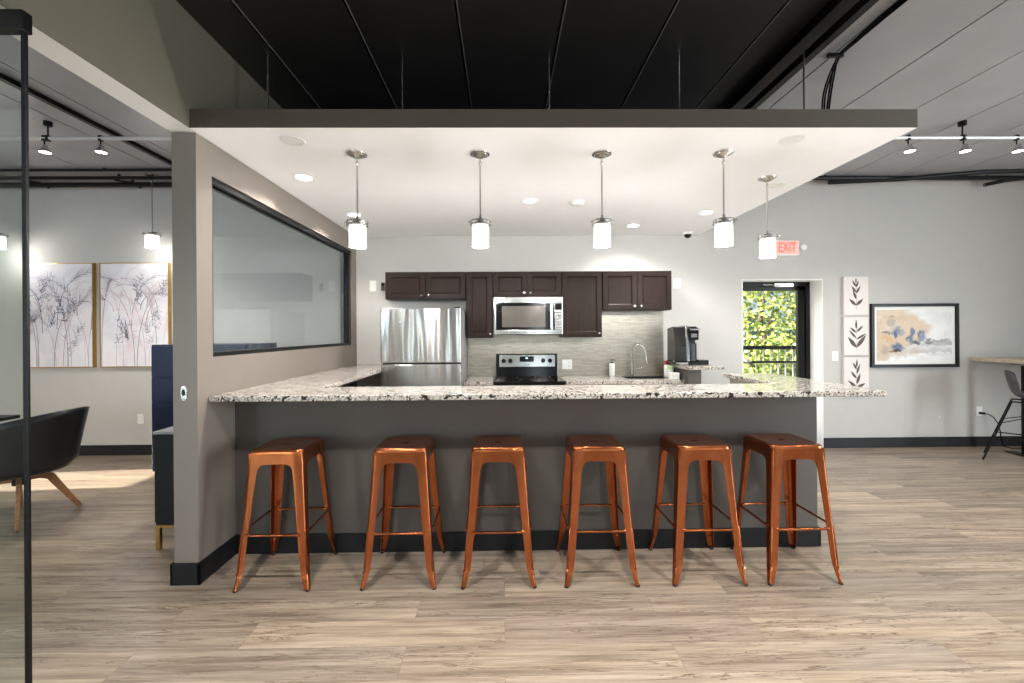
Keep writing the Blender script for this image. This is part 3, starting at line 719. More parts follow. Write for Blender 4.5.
# suspension rods and cables above the soffit
rl = ['thin suspension rod above the far left of the soffit','thin suspension rod second from the left above the soffit','thin suspension rod above the middle of the soffit','thin suspension rod fourth from the left above the soffit','thin suspension rod by the black ceiling rails']
r0_ = None
for x, l_ in zip((-1.515,-.646,.313,1.167,1.932), rl):
    if r0_ is None:
        r0_ = thing('suspension_rod', l_, 'rod', (x,2.81,2.711), 0, 'rods holding up the soffit')
        MB().tube([(0,0,0),(0,0,.538)], .006, 8).build('rod', M['nickel'], r0_, smooth=40)
        MB().box(-.02,.02,-.012,.012,0,.006).lathe([(.012,.006),(.012,.016),(.001,.016)],n=6).build('foot_bracket', M['black_metal'], r0_)
    else: dup(r0_, (x,2.81,2.711) if x < 1.9 else (x,2.72,2.711), l_)
cbn = thing('cable_bundle', 'black cables dropping from the ceiling to the right end of the soffit', 'cable', (2.1,2.8,2.711))
for k in range(4):
    ox = .012*k; m = MB()
    P = [(.07+ox*.5,-4.5,.525),(.075+ox,-1.5,.522-.004*k),(.07+ox,-.35,.520),(.09+ox,.02,.505)]
    P[-1] = (.082+ox*.6, -.04, .512)
    P += [(.082+ox*.6-.05*u-(.055 if k % 2 else .012)*sin(u*pi), -.02+.03*u, .500-.5*u) for u in [.08*j for j in range(1,13)]] + [(.03+ox*.6, .01, 0)]
    m.tube(P, .0055, 8).build('cable', M['black_plastic'], cbn, smooth=40)
m = MB().box(.04,.14,-.02,.0,.515,.539).build('cable_clip', M['black_metal'], cbn)

# ------------------------------------------------------------------ track lights
def track(x0, x1, stems, label):
    t = thing('light_track', label, 'light track', ((x0+x1)/2,3.7,3.25), 0, 'horizontal light tracks under the black ceiling')
    cx_ = (x0+x1)/2
    lab(MB().tube([(x0-cx_,0,-.142),(x1-cx_,0,-.142)], .0155, 12).build('rail', simple('pale_grey_track', srgb(205,205,205), .35, .3), t, smooth=40), 'pale grey round rail')
    for s_ in stems:
        MB().lathe([(.030,0),(.030,-.035),(.022,-.04),(.001,-.04)],(s_-cx_,0,0),20).tube([(s_-cx_,0,-.035),(s_-cx_,0,-.13)], .006, 8).lathe([(.001,-.118),(.02,-.12),(.02,-.164),(.001,-.166)],(s_-cx_,0,0),16).build('stem', M['black_metal'], t, smooth=40)
    return t
track(-6.9,-1.95,[-6.2,-3.85],'round light track crossing the left room ceiling above the chair')
track(2.5,7.6,[4.02,6.4],'round light track on the right side of the room, right of the soffit')
def make_spot(label, grp):
    t = thing('track_spotlight', label, 'spotlight', (0,0,0), 0, grp)
    MB().box(-.012,.012,-.014,.014,-.165,-.118).tube([(0,0,-.165),(0,0,-.195),(.008,-.004,-.21)], .005, 8).build('mount', M['black_metal'], t, smooth=40)
    MB().lathe([(.001,-.198),(.016,-.20),(.020,-.225),(.036,-.245),(.041,-.262),(.037,-.262),(.030,-.25)],(.010,-.005,0),28,cap=False).build('lamp_cup', M['chrome'], t, smooth=40)
    MB().lathe([(.001,-.252),(.035,-.252),(.037,-.261),(.001,-.264)],(.010,-.005,0),28).build('lens', M['led_spot'], t, smooth=40)
    return t
s0 = make_spot('small lit spotlight under the left room track, left one by the track stem', 'spotlights on the left track'); s0.location = (-3.88,3.7,3.25)
dup(s0, (-3.41,3.7,3.25), 'small lit spotlight under the left room track, right one nearer the partition')
dup(s0, (3.54,3.7,3.25), 'left small lit spotlight on the right track, nearest the soffit', group='spotlights on the right track')
dup(s0, (4.03,3.7,3.25), 'middle small lit spotlight on the right track, under its stem', group='spotlights on the right track')
dup(s0, (4.50,3.7,3.25), 'small lit spotlight at the right edge of the photo', group='spotlights on the right track')
for x in (-3.87,-3.40,3.55,4.04,4.51):
    s = bpy.data.lights.new('spot_beam', 'SPOT'); s.energy = 60 if x < 0 else 30; s.spot_size = radians(110); s.spot_blend = .8; s.shadow_soft_size = .03; s.color = (1,.92,.84)
    o = bpy.data.objects.new('spot_beam', s); COL.objects.link(o); o.location = (x+.01,3.69,2.97); o.rotation_euler = (radians(12),0,0)
# unseen track and spots, added to light the floor before the bar
fill_track = track(-1.5, 6.0, [0.0, 4.0], 'added round light track over the open floor, out of view'); fill_track.location.y = 1.25
for x in (-1.0,.4,1.8,3.4,5.0):
    dup(s0, (x,1.25,3.25), 'added small spotlight on the unseen track, lighting the open floor', group='added spotlights over the open floor')
    s = bpy.data.lights.new('spot_beam', 'SPOT'); s.energy = 135; s.spot_size = radians(130); s.spot_blend = .9; s.shadow_soft_size = .06; s.color = (1,.975,.94)
    o = bpy.data.objects.new('spot_beam', s); COL.objects.link(o); o.location = (x+.01,1.24,2.97); o.rotation_euler = (radians(-6),0,0)
# ceiling pipes near the back wall
def pipe(name, pts, r, label, hooks=()):
    t = thing(name, label, 'pipe', pts[0], 0, 'black pipes under the ceiling near the back wall')
    q = Vector(pts[0])
    MB().tube([Vector(p)-q for p in pts], r, 12).build('pipe', M['black_metal'], t, smooth=40)
    for h in hooks:
        h = Vector(h)
        MB().tube([h-q, h-q+Vector((-.10,.0,.055)), h-q+Vector((-.28,-.02,.075))], [.016,.012,.01], 8).build('bracket', M['black_metal'], t, smooth=40)
    for x in (.25,.6,.9):
        p = Vector(pts[0]).lerp(Vector(pts[-1]), x)
        if len(pts) == 2: MB().box(p.x-q.x-.01,p.x-q.x+.01,p.y-q.y-.008,p.y-q.y+.008,0,3.249-q.z).build('hanger', M['black_metal'], t)
pipe('ceiling_pipe', [(-7.9,4.72,3.225),(-1.92,4.72,3.225)], .016, 'thin black pipe in the left room, nearest the track')
pipe('ceiling_pipe', [(-7.9,4.90,3.205),(-1.92,4.90,3.205)], .020, 'black pipe in the left room, middle of three')
pipe('ceiling_pipe', [(-7.9,5.08,3.19),(-1.92,5.08,3.19)], .028, 'thick black pipe in the left room, against the back wall', [(-5.28,5.08,3.19-.03),(-4.22,5.08,3.19-.03)])
pipe('ceiling_pipe', [(2.40,4.98,3.215),(7.9,4.98,3.215)], .026, 'straight black pipe at the right, along the top of the back wall')
pipe('ceiling_pipe', [(3.9,5.08,3.20),(4.6,4.96,3.19),(5.4,4.75,3.20),(8.1,4.65,3.21)], .024, 'bent black conduit at the upper right, above the outlet wall')
pipe('ceiling_pipe', [(5.80,5.10,3.17),(5.95,5.02,3.195),(6.3,4.9,3.21),(7.2,4.8,3.215)], .022, 'short black pipe end pointing down at the upper right')

# ------------------------------------------------------------------ wall fittings
def switch(x, z, label, kind='rocker', w=.072, y=YB, h=.115):
    t = thing('wall_switch' if kind != 'outlet' else 'wall_outlet', label, 'switch' if kind != 'outlet' else 'outlet', (x,y,z), 0)
    MB().prism(rrect(0,0,w,h,.006),-.006,-.0005,'y').build('cover_plate', M['plastic_white'], t, bevel=.001)
    nn = 1 if w < .1 else 2
    for i in range(nn):
        cx_ = 0 if nn == 1 else (-.023+.046*i)
        if kind == 'outlet' and (nn == 1 or i == 1):
            m = MB()
            for zz in (-.022,.022): m.prism(rrect(cx_,zz,.033,.028,.008),-.008,-.005,'y')
            r_ = m.build('receptacle', M['white_trim'], t)
            m = MB()
            for zz in (-.022,.022): m.box(cx_-.009,cx_-.006,-.0085,-.0078,zz-.005,zz+.006).box(cx_+.006,cx_+.009,-.0085,-.0078,zz-.005,zz+.006)
            m.build('slots', M['rubber'], r_)
        else: MB().prism(rrect(cx_,0,.033,.067,.003),-.010,-.005,'y').build('rocker', M['white_trim'], t, bevel=.001)
    return t
switch(-1.562,2.005,'white plate high on the back wall left of the low dark cabinet', h=.13, w=.08)
th = thing('thermostat', 'small dark square sensor beside the low dark cabinet', 'sensor', (-1.44,YB,1.995))
MB().box(-.022,.022,-.018,0,-.05,.05).build('housing', simple('dark_grey_plastic', srgb(70,66,64), .4), th, bevel=.003)
MB().box(-.012,.012,-.020,-.017,.01,.035).build('sensor_window', M['black_gloss'], th)
switch(2.118,2.02,'white plate high on the back wall right of the sink cabinets', h=.12, w=.08)
switch(4.053,1.12,'white light switch between the door and the leaf prints')
switch(.772,1.045,'double white outlet on the backsplash right of the range', 'outlet', w=.118, y=YB-.012)
switch(-4.336,.43,'white outlet low on the back wall of the left room', 'outlet')
switch(5.834,.43,'white outlet low on the right wall with a black cord plugged in', 'outlet')
cd = thing('power_cord', 'black power cord running from the right outlet down toward the wire-legged chair', 'cord', (5.834,YB-.03,.41))
MB().box(-.016,.016,-.028,.022,-.012,.016).build('plug', M['black_plastic'], cd, bevel=.004)
MB().tube([(.01,-.02,0),(.045,-.035,-.005),(.09,-.05,-.04),(.13,-.06,-.11),(.15,-.065,-.20),(.155,-.07,-.30),(.18,-.08,-.385),(.26,-.09,-.404),(.8,-.12,-.404),(1.5,-.12,-.404)], .0055, 8).build('cable', M['black_plastic'], cd, smooth=50)
ac = thing('access_panel', 'flush painted access panel low on the wall below the framed painting', 'access panel', (5.13,YB,.36))
MB().box(-.225,.225,-.0035,0,-.215,.215).build('panel', M['wall'], ac, bevel=.001)
MB().box(.205,.212,-.0045,-.003,-.01,.01).build('latch', M['plastic_white'], ac)
sp = thing('door_strike', 'small oval metal strike plate on the end of the partition wall', 'door hardware', (-1.838,PY,1.10))
MB().prism(rrect(0,0,.034,.085,.016),-.004,0,'y').build('plate', M['nickel'], sp, bevel=.001)
MB().prism(rrect(0,.004,.016,.034,.007),-.0052,-.0035,'y').build('latch_hole', M['rubber'], sp)
MB().lathe([(.004,0),(.003,.002),(.001,.002)],(0,-.004,-.032),10,'y').build('screw', M['chrome'], sp)

# exit sign
ex = thing('exit_sign', 'red-lettered EXIT sign on the back wall partly behind the rightmost pendant', 'exit sign', (3.44,YB,2.435))
MB().box(-.150,.150,-.05,0,-.092,.092).build('housing', M['plastic_white'], ex, bevel=.006)
fc_ = MB().box(-.138,.138,-.053,-.049,-.080,.080).build('face', M['exit_face'], ex)
cu = bpy.data.curves.new('txt', 'FONT'); cu.body = 'EXIT'; cu.size = .165; cu.align_x = 'CENTER'; cu.align_y = 'CENTER'; cu.extrude = .0015; cu.offset = .002
to = bpy.data.objects.new('txt', cu); COL.objects.link(to); bpy.context.view_layer.update()
me = bpy.data.meshes.new_from_object(to); bpy.data.objects.remove(to); me.name = 'letters'; me.materials.clear(); me.materials.append(M['exit_red'])
lt = bpy.data.objects.new('letters', me); COL.objects.link(lt); lt.parent = fc_; lt.rotation_euler = (pi/2,0,0); lt.location = (0,-.0545,0); lt.scale = (.66,1,1)
lab(lt, 'red letters EXIT')
for s_ in (1,):
    MB().tube([(.148,-.03,0),(.17,-.05,0)], .008, 8).lathe([(.012,-.01),(.034,.012),(.036,.03),(.001,.032)],(.188,-.045,0),24,'y').build('emergency_lamp', M['plastic_white'], ex, smooth=40)

# ------------------------------------------------------------------ pictures
M['canvas'] = simple('white_canvas', srgb(220,214,210), .7, var=.02, bump=.1, bscale=300)
M['leafbrown'] = simple('sepia_print', srgb(88,74,68), .7, var=.25, scale=40)
M['mat_white'] = simple('white_mat_board', srgb(240,238,234), .8, var=.01)
def leaf(mb, x, z, ang, L_, W, y):
    L_ *= 1.42; W *= 1.0; z *= 1.38
    n = 8; c, s_ = cos(ang), sin(ang); pts = []
    for k in range(n+1):
        u = k/n; w = W*sin(pi*u**.8)*(1-.15*u); pts.append((u*L_, w))
    for k in range(n, -1, -1):
        u = k/n; w = W*sin(pi*u**.8); pts.append((u*L_, -w*.9))
    mb.add([(x+a*c-b*s_, y, z+a*s_+b*c) for a, b in pts[:-1]], [list(range(len(pts)-1))])
def leaf_print(z0_, z1_, variant, label):
    x0_, x1_ = 4.140, 4.440
    t = thing('leaf_print', label, 'wall art', ((x0_+x1_)/2, YB, (z0_+z1_)/2), 0, 'three leaf prints in a column')
    w, h = (x1_-x0_)/2, (z1_-z0_)/2
    m = MB().box(-w,w,-.035,0,-h,h)
    m.mat(1); y = -.0358
    zb, zt = -h*.72, h*.66
    m.tube([(0,y+.0005,zb),(.006,y+.0005,0),(0,y+.0005,zt-.03)], .0013, 4)
    rnd = random.Random(variant)
    prof = {1:[(-.085,.75,.085,.020),(-.085,2.4,.085,.020),(-.03,1.9,.085,.016),(.02,1.05,.075,.015),(.03,2.2,.07,.015),(.075,1.2,.06,.014),(.08,2.1,.065,.014),(.11,1.6,.05,.010)],
            2:[(-.10,.9,.14,.026),(-.10,2.25,.12,.026),(-.03,.55,.10,.015),(-.02,2.3,.10,.015),(.035,.75,.085,.015),(.03,2.45,.075,.015),(.06,1.6,.085,.014)],
            3:[(-.10,.45,.085,.020),(-.10,2.45,.10,.020),(-.07,1.25,.10,.020),(-.02,2.25,.085,.017),(.02,1.25,.095,.015),(.06,2.05,.07,.014),(.08,1.5,.07,.013)]}[variant]
    for z, a, l_, w_ in prof: leaf(m, 0, z, a, l_, w_, y)
    m.build('canvas', [M['canvas'], M['leafbrown']], t)
    return t
leaf_print(1.621,2.083,1,'top one of three white canvas prints with a sepia leaf sprig')
leaf_print(1.133,1.592,2,'middle one of three white canvas prints with broad paired leaves')
leaf_print(.645,1.104,3,'bottom one of three white leaf prints, partly behind the bar top')

# framed abstract
def m_abstract():
    t = NT('abstract_watercolour'); v = t.coord((1,1,1))
    nz = t.noise(v, 6, 6, .65); nb = t.noise(v, 18, 5, .6)
    off = t.new('ShaderNodeVectorMath', operation='MULTIPLY_ADD'); t.link(nz.outputs['Color'], off.inputs[0]); off.inputs[1].default_value = (.22,.22,.22); off.inputs[2].default_value = (-.11,-.11,-.11)
    ad = t.new('ShaderNodeVectorMath', operation='ADD'); t.link(v, ad.inputs[0]); t.link(off.outputs[0], ad.inputs[1])
    sp_ = t.new('ShaderNodeSeparateXYZ'); t.link(ad.outputs[0], sp_.inputs[0])
    def blob(cx_, cz, rx, rz, soft=.35, amt=1):
        a = t.math('POWER', t.math('DIVIDE', t.math('SUBTRACT', sp_.outputs[0], cx_), rx), 2.0) if False else None
        dx = t.math('DIVIDE', t.math('SUBTRACT', sp_.outputs[0], cx_), rx); dz = t.math('DIVIDE', t.math('SUBTRACT', sp_.outputs[2], cz), rz)
        d = t.math('ADD', t.math('MULTIPLY', dx, dx), t.math('MULTIPLY', dz, dz))
        m = t.new('ShaderNodeMapRange'); t.link(d, m.inputs[0]); m.inputs[1].default_value = 1-soft; m.inputs[2].default_value = 1+soft; m.inputs[3].default_value = amt; m.inputs[4].default_value = 0
        return m.outputs[0]
    c = t.ramp(nz.outputs['Fac'], [(.3, srgb(226,226,224)), (.6, srgb(243,243,242))])
    for (x, z, rx, rz, soft, amt, col) in [
        (-.40,.02,.16,.36,.25,1,(208,190,170)), (-.24,.16,.28,.20,.3,1,(216,198,176)), (-.16,.06,.26,.20,.3,1,(214,192,168)), (-.36,.0,.13,.24,.3,1,(206,186,164)), (.02,.08,.18,.13,.35,.9,(220,200,178)),
        (-.15,-.20,.30,.06,.6,.7,(196,178,160)), (.30,-.10,.24,.035,.5,.8,(170,168,168)), (.28,-.20,.24,.04,.5,.6,(186,186,188)), (.1,-.15,.3,.05,.5,.5,(205,203,202)),
        (-.28,.18,.05,.06,.5,.9,(44,70,108)), (-.26,.06,.07,.05,.5,.9,(84,116,150)), (-.21,-.13,.09,.055,.5,.9,(58,90,132)), (-.03,.01,.035,.08,.5,.9,(88,118,152)),
        (.10,.0,.05,.06,.5,.8,(104,130,160)), (.03,-.07,.05,.025,.5,.9,(60,80,110)), (-.33,.02,.05,.02,.5,.9,(50,46,50)), (-.23,-.19,.06,.022,.5,.95,(46,34,40)), (-.27,.24,.04,.015,.5,.8,(60,50,52)),
        (-.30,.13,.09,.12,.6,.6,(220,204,184)), (-.22,.22,.12,.03,.5,.7,(206,186,160)), (-.24,.02,.03,.05,.5,.9,(70,98,134)), (-.17,.03,.03,.03,.5,.7,(120,144,172)), (-.36,-.17,.06,.05,.5,.7,(170,150,136)),
        (.06,.03,.02,.05,.5,.7,(70,96,128)), (-.08,-.04,.03,.02,.5,.8,(64,86,116)), (.24,-.055,.10,.012,.5,.8,(150,140,140)), (.36,-.05,.08,.02,.5,.8,(150,150,154)), (.33,-.22,.12,.012,.5,.9,(238,238,240)),
        (-.34,-.04,.07,.02,.6,.7,(214,164,96)), (.18,-.075,.06,.015,.5,.8,(90,84,90)), (.10,-.24,.12,.02,.6,.9,(246,246,246))]:
        c = t.mix(blob(x, z, rx, rz, soft, amt), c, srgb(*col))
    c = t.mix(t.ramp(nb.outputs['Fac'], [(.56, (0,0,0)), (.72, (.35,.35,.35))]), c, srgb(240,236,230))
    t.set(Base_Color=c, Roughness=.6); return t.m
fa = thing('framed_painting', 'large black-framed abstract beige and blue watercolour on the right wall', 'framed picture', (5.022,YB,1.366))
w, h = .540, .388
MB().box(-w,w,-.035,0,-h,-h+.036).box(-w,w,-.035,0,h-.036,h).box(-w,-w+.036,-.035,0,-h+.036,h-.036).box(w-.036,w,-.035,0,-h+.036,h-.036).build('frame', M['black_paint'], fa, bevel=.003)
MB().box(-w+.036,w-.036,-.014,0,-h+.036,h-.036).build('mat_board', M['mat_white'], fa)
MB().box(-w+.075,w-.075,-.016,-.0135,-h+.078,h-.075).build('painting', m_abstract(), fa)
MB().box(-w+.037,w-.037,-.024,-.021,-h+.037,h-.037).build('glass_pane', M['clear'], fa)

# grass diptych in the left room
def m_wash():
    t = NT('lilac_washed_canvas'); v = t.coord(); n1 = t.noise(v, 2.6, 5, .6, .8); n2 = t.noise(t.coord(loc=(4,3,1)), 3.2, 5, .6, .8)
    c = t.mix(t.ramp(n1.outputs['Fac'], [(.45, (0,0,0)), (.7, (.6,.6,.6))]), srgb(226,225,229), srgb(200,194,210))
    c = t.mix(t.ramp(n2.outputs['Fac'], [(.52, (0,0,0)), (.72, (.5,.5,.5))]), c, srgb(226,206,206))
    t.set(Base_Color=c, Roughness=.7); return t.m
gm = [m_wash(), simple('grey_ink', srgb(138,134,142), .8, var=.2, scale=20), simple('navy_ink', srgb(66,78,112), .8, var=.3, scale=20), simple('mauve_ink', srgb(182,166,182), .8, var=.2), simple('blush_ink', srgb(222,196,196), .8, var=.15), simple('pale_wash', srgb(214,212,222), .8, var=.05)]
def diptych(cx_, w, seed, label):
    rnd = random.Random(seed); z0_, z1_ = 1.052, 2.292
    t = thing('grass_painting', label, 'painting', (cx_,YB,1.672), 0, 'pair of grass paintings in the left room')
    h = (z1_-z0_)/2
    lab(MB().box(-w,-w+.012,-.042,0,-h,h).box(w-.012,w,-.042,0,-h,h).box(-w+.012,w-.012,-.042,0,-h,-h+.010).box(-w+.012,w-.012,-.042,0,h-.010,h).build('frame', M['gold'], t), 'thin gold frame')
    m = MB().box(-w+.012,w-.012,-.038,-.004,-h+.010,h-.010)
    def strip(pts, w0, w1, mi, y):
        m.mat(mi); n = len(pts); V = []; W = w-.014; Hh = h-.012
        for i, (x, z) in enumerate(pts):
            a = pts[max(0,i-1)]; b = pts[min(n-1,i+1)]; dx, dz = b[0]-a[0], b[1]-a[1]; l_ = math.hypot(dx,dz) or 1
            ww = w0+(w1-w0)*i/(n-1); nx, nz = -dz/l_*ww, dx/l_*ww
            for s_ in (1,-1): V.append((max(-W,min(W,x+s_*nx)), y, max(-Hh,min(Hh,z+s_*nz))))
        m.add(V, [(2*i,2*i+2,2*i+3,2*i+1) for i in range(n-1)])
    y = -.0384
    for s_ in range(21):
        x0_ = rnd.uniform(-w*.95, w*.95); lean = rnd.choice([-1,1])*rnd.uniform(.15,1.0); top_ = rnd.uniform(.35, 1.0)*h
        mi = rnd.choice([1,1,3,4,3,1]); zb = rnd.choice([-h+.01, -h+.01, rnd.uniform(-h*.4,h*.2)])
        stem = [(x0_+lean*.75*u**2.1, zb+(top_-zb)*(1-(1-u)**1.5)-.18*abs(lean)*u**3) for u in [k/20 for k in range(21)]]
        strip(stem, .0042 if mi == 1 else .003, .0012, mi, y-.0002)
        col = rnd.choice([3,4,3,1,4,2]); dens = rnd.choice([1,2,3])
        for k in range(rnd.randint(7,12),21):
            px_, pz = stem[k]; d = math.atan2(stem[k][1]-stem[k-1][1], stem[k][0]-stem[k-1][0])
            for side_ in (-1,1):
                for q in range(dens):
                    a = d+side_*rnd.uniform(.2,.6); l_ = rnd.uniform(.05,.15)
                    strip([(px_+cos(a)*l_*u, pz+sin(a)*l_*u) for u in (0,.4,.75,1)], rnd.uniform(.001,.0028), .0004, rnd.choice([col,col,5]), y-.0004)
    for _ in range(11):
        x, z = rnd.uniform(-w*.85,w*.85), rnd.uniform(-h*.85,h*.55); lean = rnd.uniform(-.5,.5); cc = rnd.choice([2,2,1,3,4])
        for q in range(34):
            v_ = rnd.uniform(-1,1); xx, zz = x+lean*.12*v_+rnd.gauss(0,.018), z+.13*v_; a = pi/2-lean+rnd.choice([-1,1])*rnd.uniform(.3,1.0); l_ = rnd.uniform(.03,.09)
            strip([(xx+cos(a)*l_*u, zz+sin(a)*l_*u) for u in (0,.5,1)], .0035, .0006, rnd.choice([cc,cc,5]), y-.0006)
    m.build('canvas', gm, t)
diptych(-5.262,.408,3,'left painting of wispy grasses on the back wall, partly behind the glass panel edge')
diptych(-4.372,.408,11,'right painting of wispy grasses on the back wall, beside the navy drawer chest')

# ------------------------------------------------------------------ left room furniture
# glass panel
gp = thing('glass_partition', 'frameless tinted glass panel with black edge and top channel at the far left', 'glass panel', (-1.703,1.57,0))
MB().box(-1.6,-.022,-.005,.005,.0,2.53).build('glass_pane', M['glass_tint'], gp)
lab(MB().box(-.020,-.004,-.006,.006,0,2.56).build('edge_channel', M['black_metal'], gp, bevel=.002), 'black edge channel')
MB().box(-1.6,-.001,-.018,.018,2.53,2.602).build('top_channel', M['black_metal'], gp, bevel=.003)
MB().box(-1.6,-.022,-.012,.012,0,.012).build('floor_channel', M['black_metal'], gp)
# navy drawer chest
nc = thing('drawer_chest', 'tall navy blue drawer chest against the back of the left room', 'drawer chest', (-3.06,4.65,0))
MB().box(-.475,.475,-.28,.30,.06,1.335).box(-.44,.44,-.25,.28,0,.06).build('chest_body', M['navy'], nc, bevel=.003)
for za, zb in ((1.012,1.318),(.764,1.0),(.47,.752),(.08,.458)):
    dr = MB().box(-.462,.462,-.30,-.279,za,zb).build('drawer', M['navy'], nc, bevel=.003)
    MB().tube([(-.07,-.302,zb-.045),(-.07,-.32,zb-.045),(.07,-.32,zb-.045),(.07,-.302,zb-.045)], .005, 8).build('handle', M['gold'], dr, smooth=40)
# black sideboard
sb = thing('sideboard', 'low black sideboard with gold legs behind the partition wall end', 'sideboard', (-2.12,3.5,0))
MB().box(-.205,.205,-.60,.60,.165,.775).build('cabinet_body', M['black_paint'], sb, bevel=.003)
lab(MB().box(-.212,.208,-.612,.612,.775,.792).build('top', simple('pale_stone_top', srgb(150,150,152), .3), sb, bevel=.002), 'thin grey top')
for y0_, y1_ in ((-.59,-.005),(.005,.59)):
    dr = MB().box(-.220,-.206,y0_,y1_,.18,.765).build('door', M['black_paint'], sb, bevel=.002)
    MB().box(-.226,-.220,y1_-.05,y1_-.04,.4,.55).build('handle', M['gold'], dr)
MB().box(-.205,.205,-.60,-.585,.148,.165).box(-.205,.205,.585,.60,.148,.165).box(-.205,-.19,-.585,.585,.148,.165).box(.19,.205,-.585,.585,.148,.165).build('base_rail', M['gold'], sb)
for sx in (-1,1):
    for sy in (-1,1): MB().box(sx*.1925-.0125,sx*.1925+.0125,sy*.5875-.0125,sy*.5875+.0125,0,.165 if False else .148).build('leg', M['gold'], sb)
# shell armchair
ch = thing('shell_armchair', 'black moulded shell armchair with angled walnut legs in the left room', 'chair', (-3.80,3.42,0), 0)
def shell():
    # chair faces -x; parametric bucket: angle phi round the back, height t from seat to rim
    m = MB(); N, T = 40, 14; rows = []
    for j in range(T+1):
        t_ = j/T; row = []
        for i in range(N+1):
            ph = -1.0 + 2.0*i/N           # -1..1 across: front-left arm ... back ... front-right arm
            a = ph*radians(138)
            bk_ = ((1+cos(a))/2)
            rim = .59+.275*bk_**.9
            q = min(1, t_/.4)**.6; up = max(0, (t_-.4)/.6)
            rad_x = .03 + .35*q + (.10*up**1.3)*max(0, cos(a))
            rad_y = .03 + .27*q + .05*up
            z = .365 + .055*min(1, t_/.4)**2.5 + (rim-.42)*up
            row.append((cos(a)*rad_x - .03, sin(a)*rad_y, z))
        rows.append(row)
    return rows
rows = shell()
me = MB(); W_ = len(rows[0]); me.v = [p for r in rows for p in r]
for j in range(len(rows)-1):
    for i in range(W_-1): me.f.append([j*W_+i, j*W_+i+1, (j+1)*W_+i+1, (j+1)*W_+i]); me.m.append(0)
# seat pan fills the open front
cidx = len(me.v); 
for j in range(len(rows)-1):
    pass
so_ = me.build('shell', simple('black_leather', srgb(26,27,29), .38, var=.12, bump=.3, bscale=90), ch, smooth=70)
md_ = so_.modifiers.new('thick', 'SOLIDIFY'); md_.thickness = .018; md_.offset = 0
pan = MB(); pan.ring_loft([[(x*s_-.05, y*s_, z) for x, y in rrect(-.02,0,.52,.50,.12,5)] for s_, z in ((.86,.365),(.97,.382),(1.0,.405),(.96,.43),(.80,.44))])
pan.build('seat_cushion', simple('black_seat_leather', srgb(30,31,33), .42, var=.1), ch, smooth=60)
lg_m = M['walnut']
hub = MB().lathe([(.05,.345),(.05,.375),(.001,.376)],n=20).lathe([(.04,.27),(.04,.345)],n=20).build('hub', M['black_metal'], ch, smooth=40)
for sx, sy in ((1,-1),(1,1),(-1,1),(-1,-1)):
    P = [(sx*.02,sy*.02,.315),(sx*.085,sy*.075,.325),(sx*.125,sy*.115,.30),(sx*.185,sy*.175,.15),(sx*.245,sy*.235,.008)]
    rings = []
    for k, p in enumerate(P):
        wv = [.022,.027,.027,.021,.014][k]; tv = [.014,.014,.014,.013,.011][k]
        a = math.atan2(sy, sx); ux, uy = -sin(a), cos(a)
        dirs = Vector(P[min(k+1,4)])-Vector(P[max(k-1,0)]); nrm = dirs.normalized().cross(Vector((ux,uy,0))).normalized()
        c = Vector(p); u = Vector((ux,uy,0))
        rings.append([c+u*tv+nrm*wv, c-u*tv+nrm*wv, c-u*tv-nrm*wv, c+u*tv-nrm*wv])
    MB().ring_loft(rings).build('leg', lg_m, ch, bevel=.005)
    
# table left of the chair
tb = thing('dining_table', 'dark-edged table at the far left, seen behind the glass panel', 'table', (-5.05,3.05,0))
lab(MB().prism(rrect(0,0,1.72,1.50,.03),.722,.750).build('tabletop', M['black_paint'], tb, bevel=.004), 'black tabletop')
MB().box(-.78,.70,-.66,.66,.655,.722).build('apron', M['walnut'], tb)
for sx in (-.70,.62):
    for sy in (-.6,.6): MB().tube([(sx,sy,0),(sx*.97,sy*.97,.66)], [.018,.028], 12).build('leg', M['walnut'], tb, smooth=40)

# ------------------------------------------------------------------ right side: bar table and wire chair
bt = thing('high_table', 'high pale wood table at the right edge with a black square post leg', 'table', (6.35,4.5,0))
lab(MB().box(-.65,1.2,-.50,.66,1.052,1.094).build('tabletop', M['ash'], bt, bevel=.004), 'pale wood top')
for x in (-.44,1.0):
    MB().box(x-.028+.02,x+.028+.02,-.028+.3,.028+.3,0,1.052).build('leg', M['black_metal'], bt, bevel=.003)
    MB().box(x-.06,x+.06,-.2,.45,0,.012).build('foot_plate', M['black_metal'], bt, bevel=.003)
MB().box(-.475,1.035,.10,.40,1.02,1.052).build('under_frame', simple('grey_steel_frame', srgb(150,150,150), .4, .5), bt)
bc = thing('wire_leg_counter_chair', 'dark grey shell counter chair with thin black wire legs tucked under the high table', 'chair', (5.63,4.56,0), radians(-50))
# shell: facing +x
rows = []
prof2 = [(-.155,.985),(-.150,.93),(-.135,.86),(-.115,.78),(-.085,.715),(-.03,.685),(.06,.675),(.16,.68),(.22,.672)]
for j, (x, z) in enumerate(prof2):
    row = []
    for i in range(17):
        s_ = -1+2*i/16; half = [.15,.195,.21,.215,.22,.22,.22,.21,.19][j]
        curl = abs(s_)**2.2
        row.append((x+(.075*curl if j < 4 else .03*curl if j == 4 else 0), s_*half, z+(.045*curl if j > 3 else -.035*abs(s_)**4 if j == 0 else 0)))
    rows.append(row)
m = MB(); m.v = [p for r in rows for p in r]
for j in range(len(rows)-1):
    for i in range(16): m.f.append([j*17+i, j*17+i+1, (j+1)*17+i+1, (j+1)*17+i]); m.m.append(0)
o = m.build('shell', simple('dark_grey_plastic_shell', srgb(70,71,74), .45), bc, smooth=70)
sdm = o.modifiers.new('thick', 'SOLIDIFY'); sdm.thickness = .012
ssm = o.modifiers.new('sub', 'SUBSURF'); ssm.levels = 1; ssm.render_levels = 2
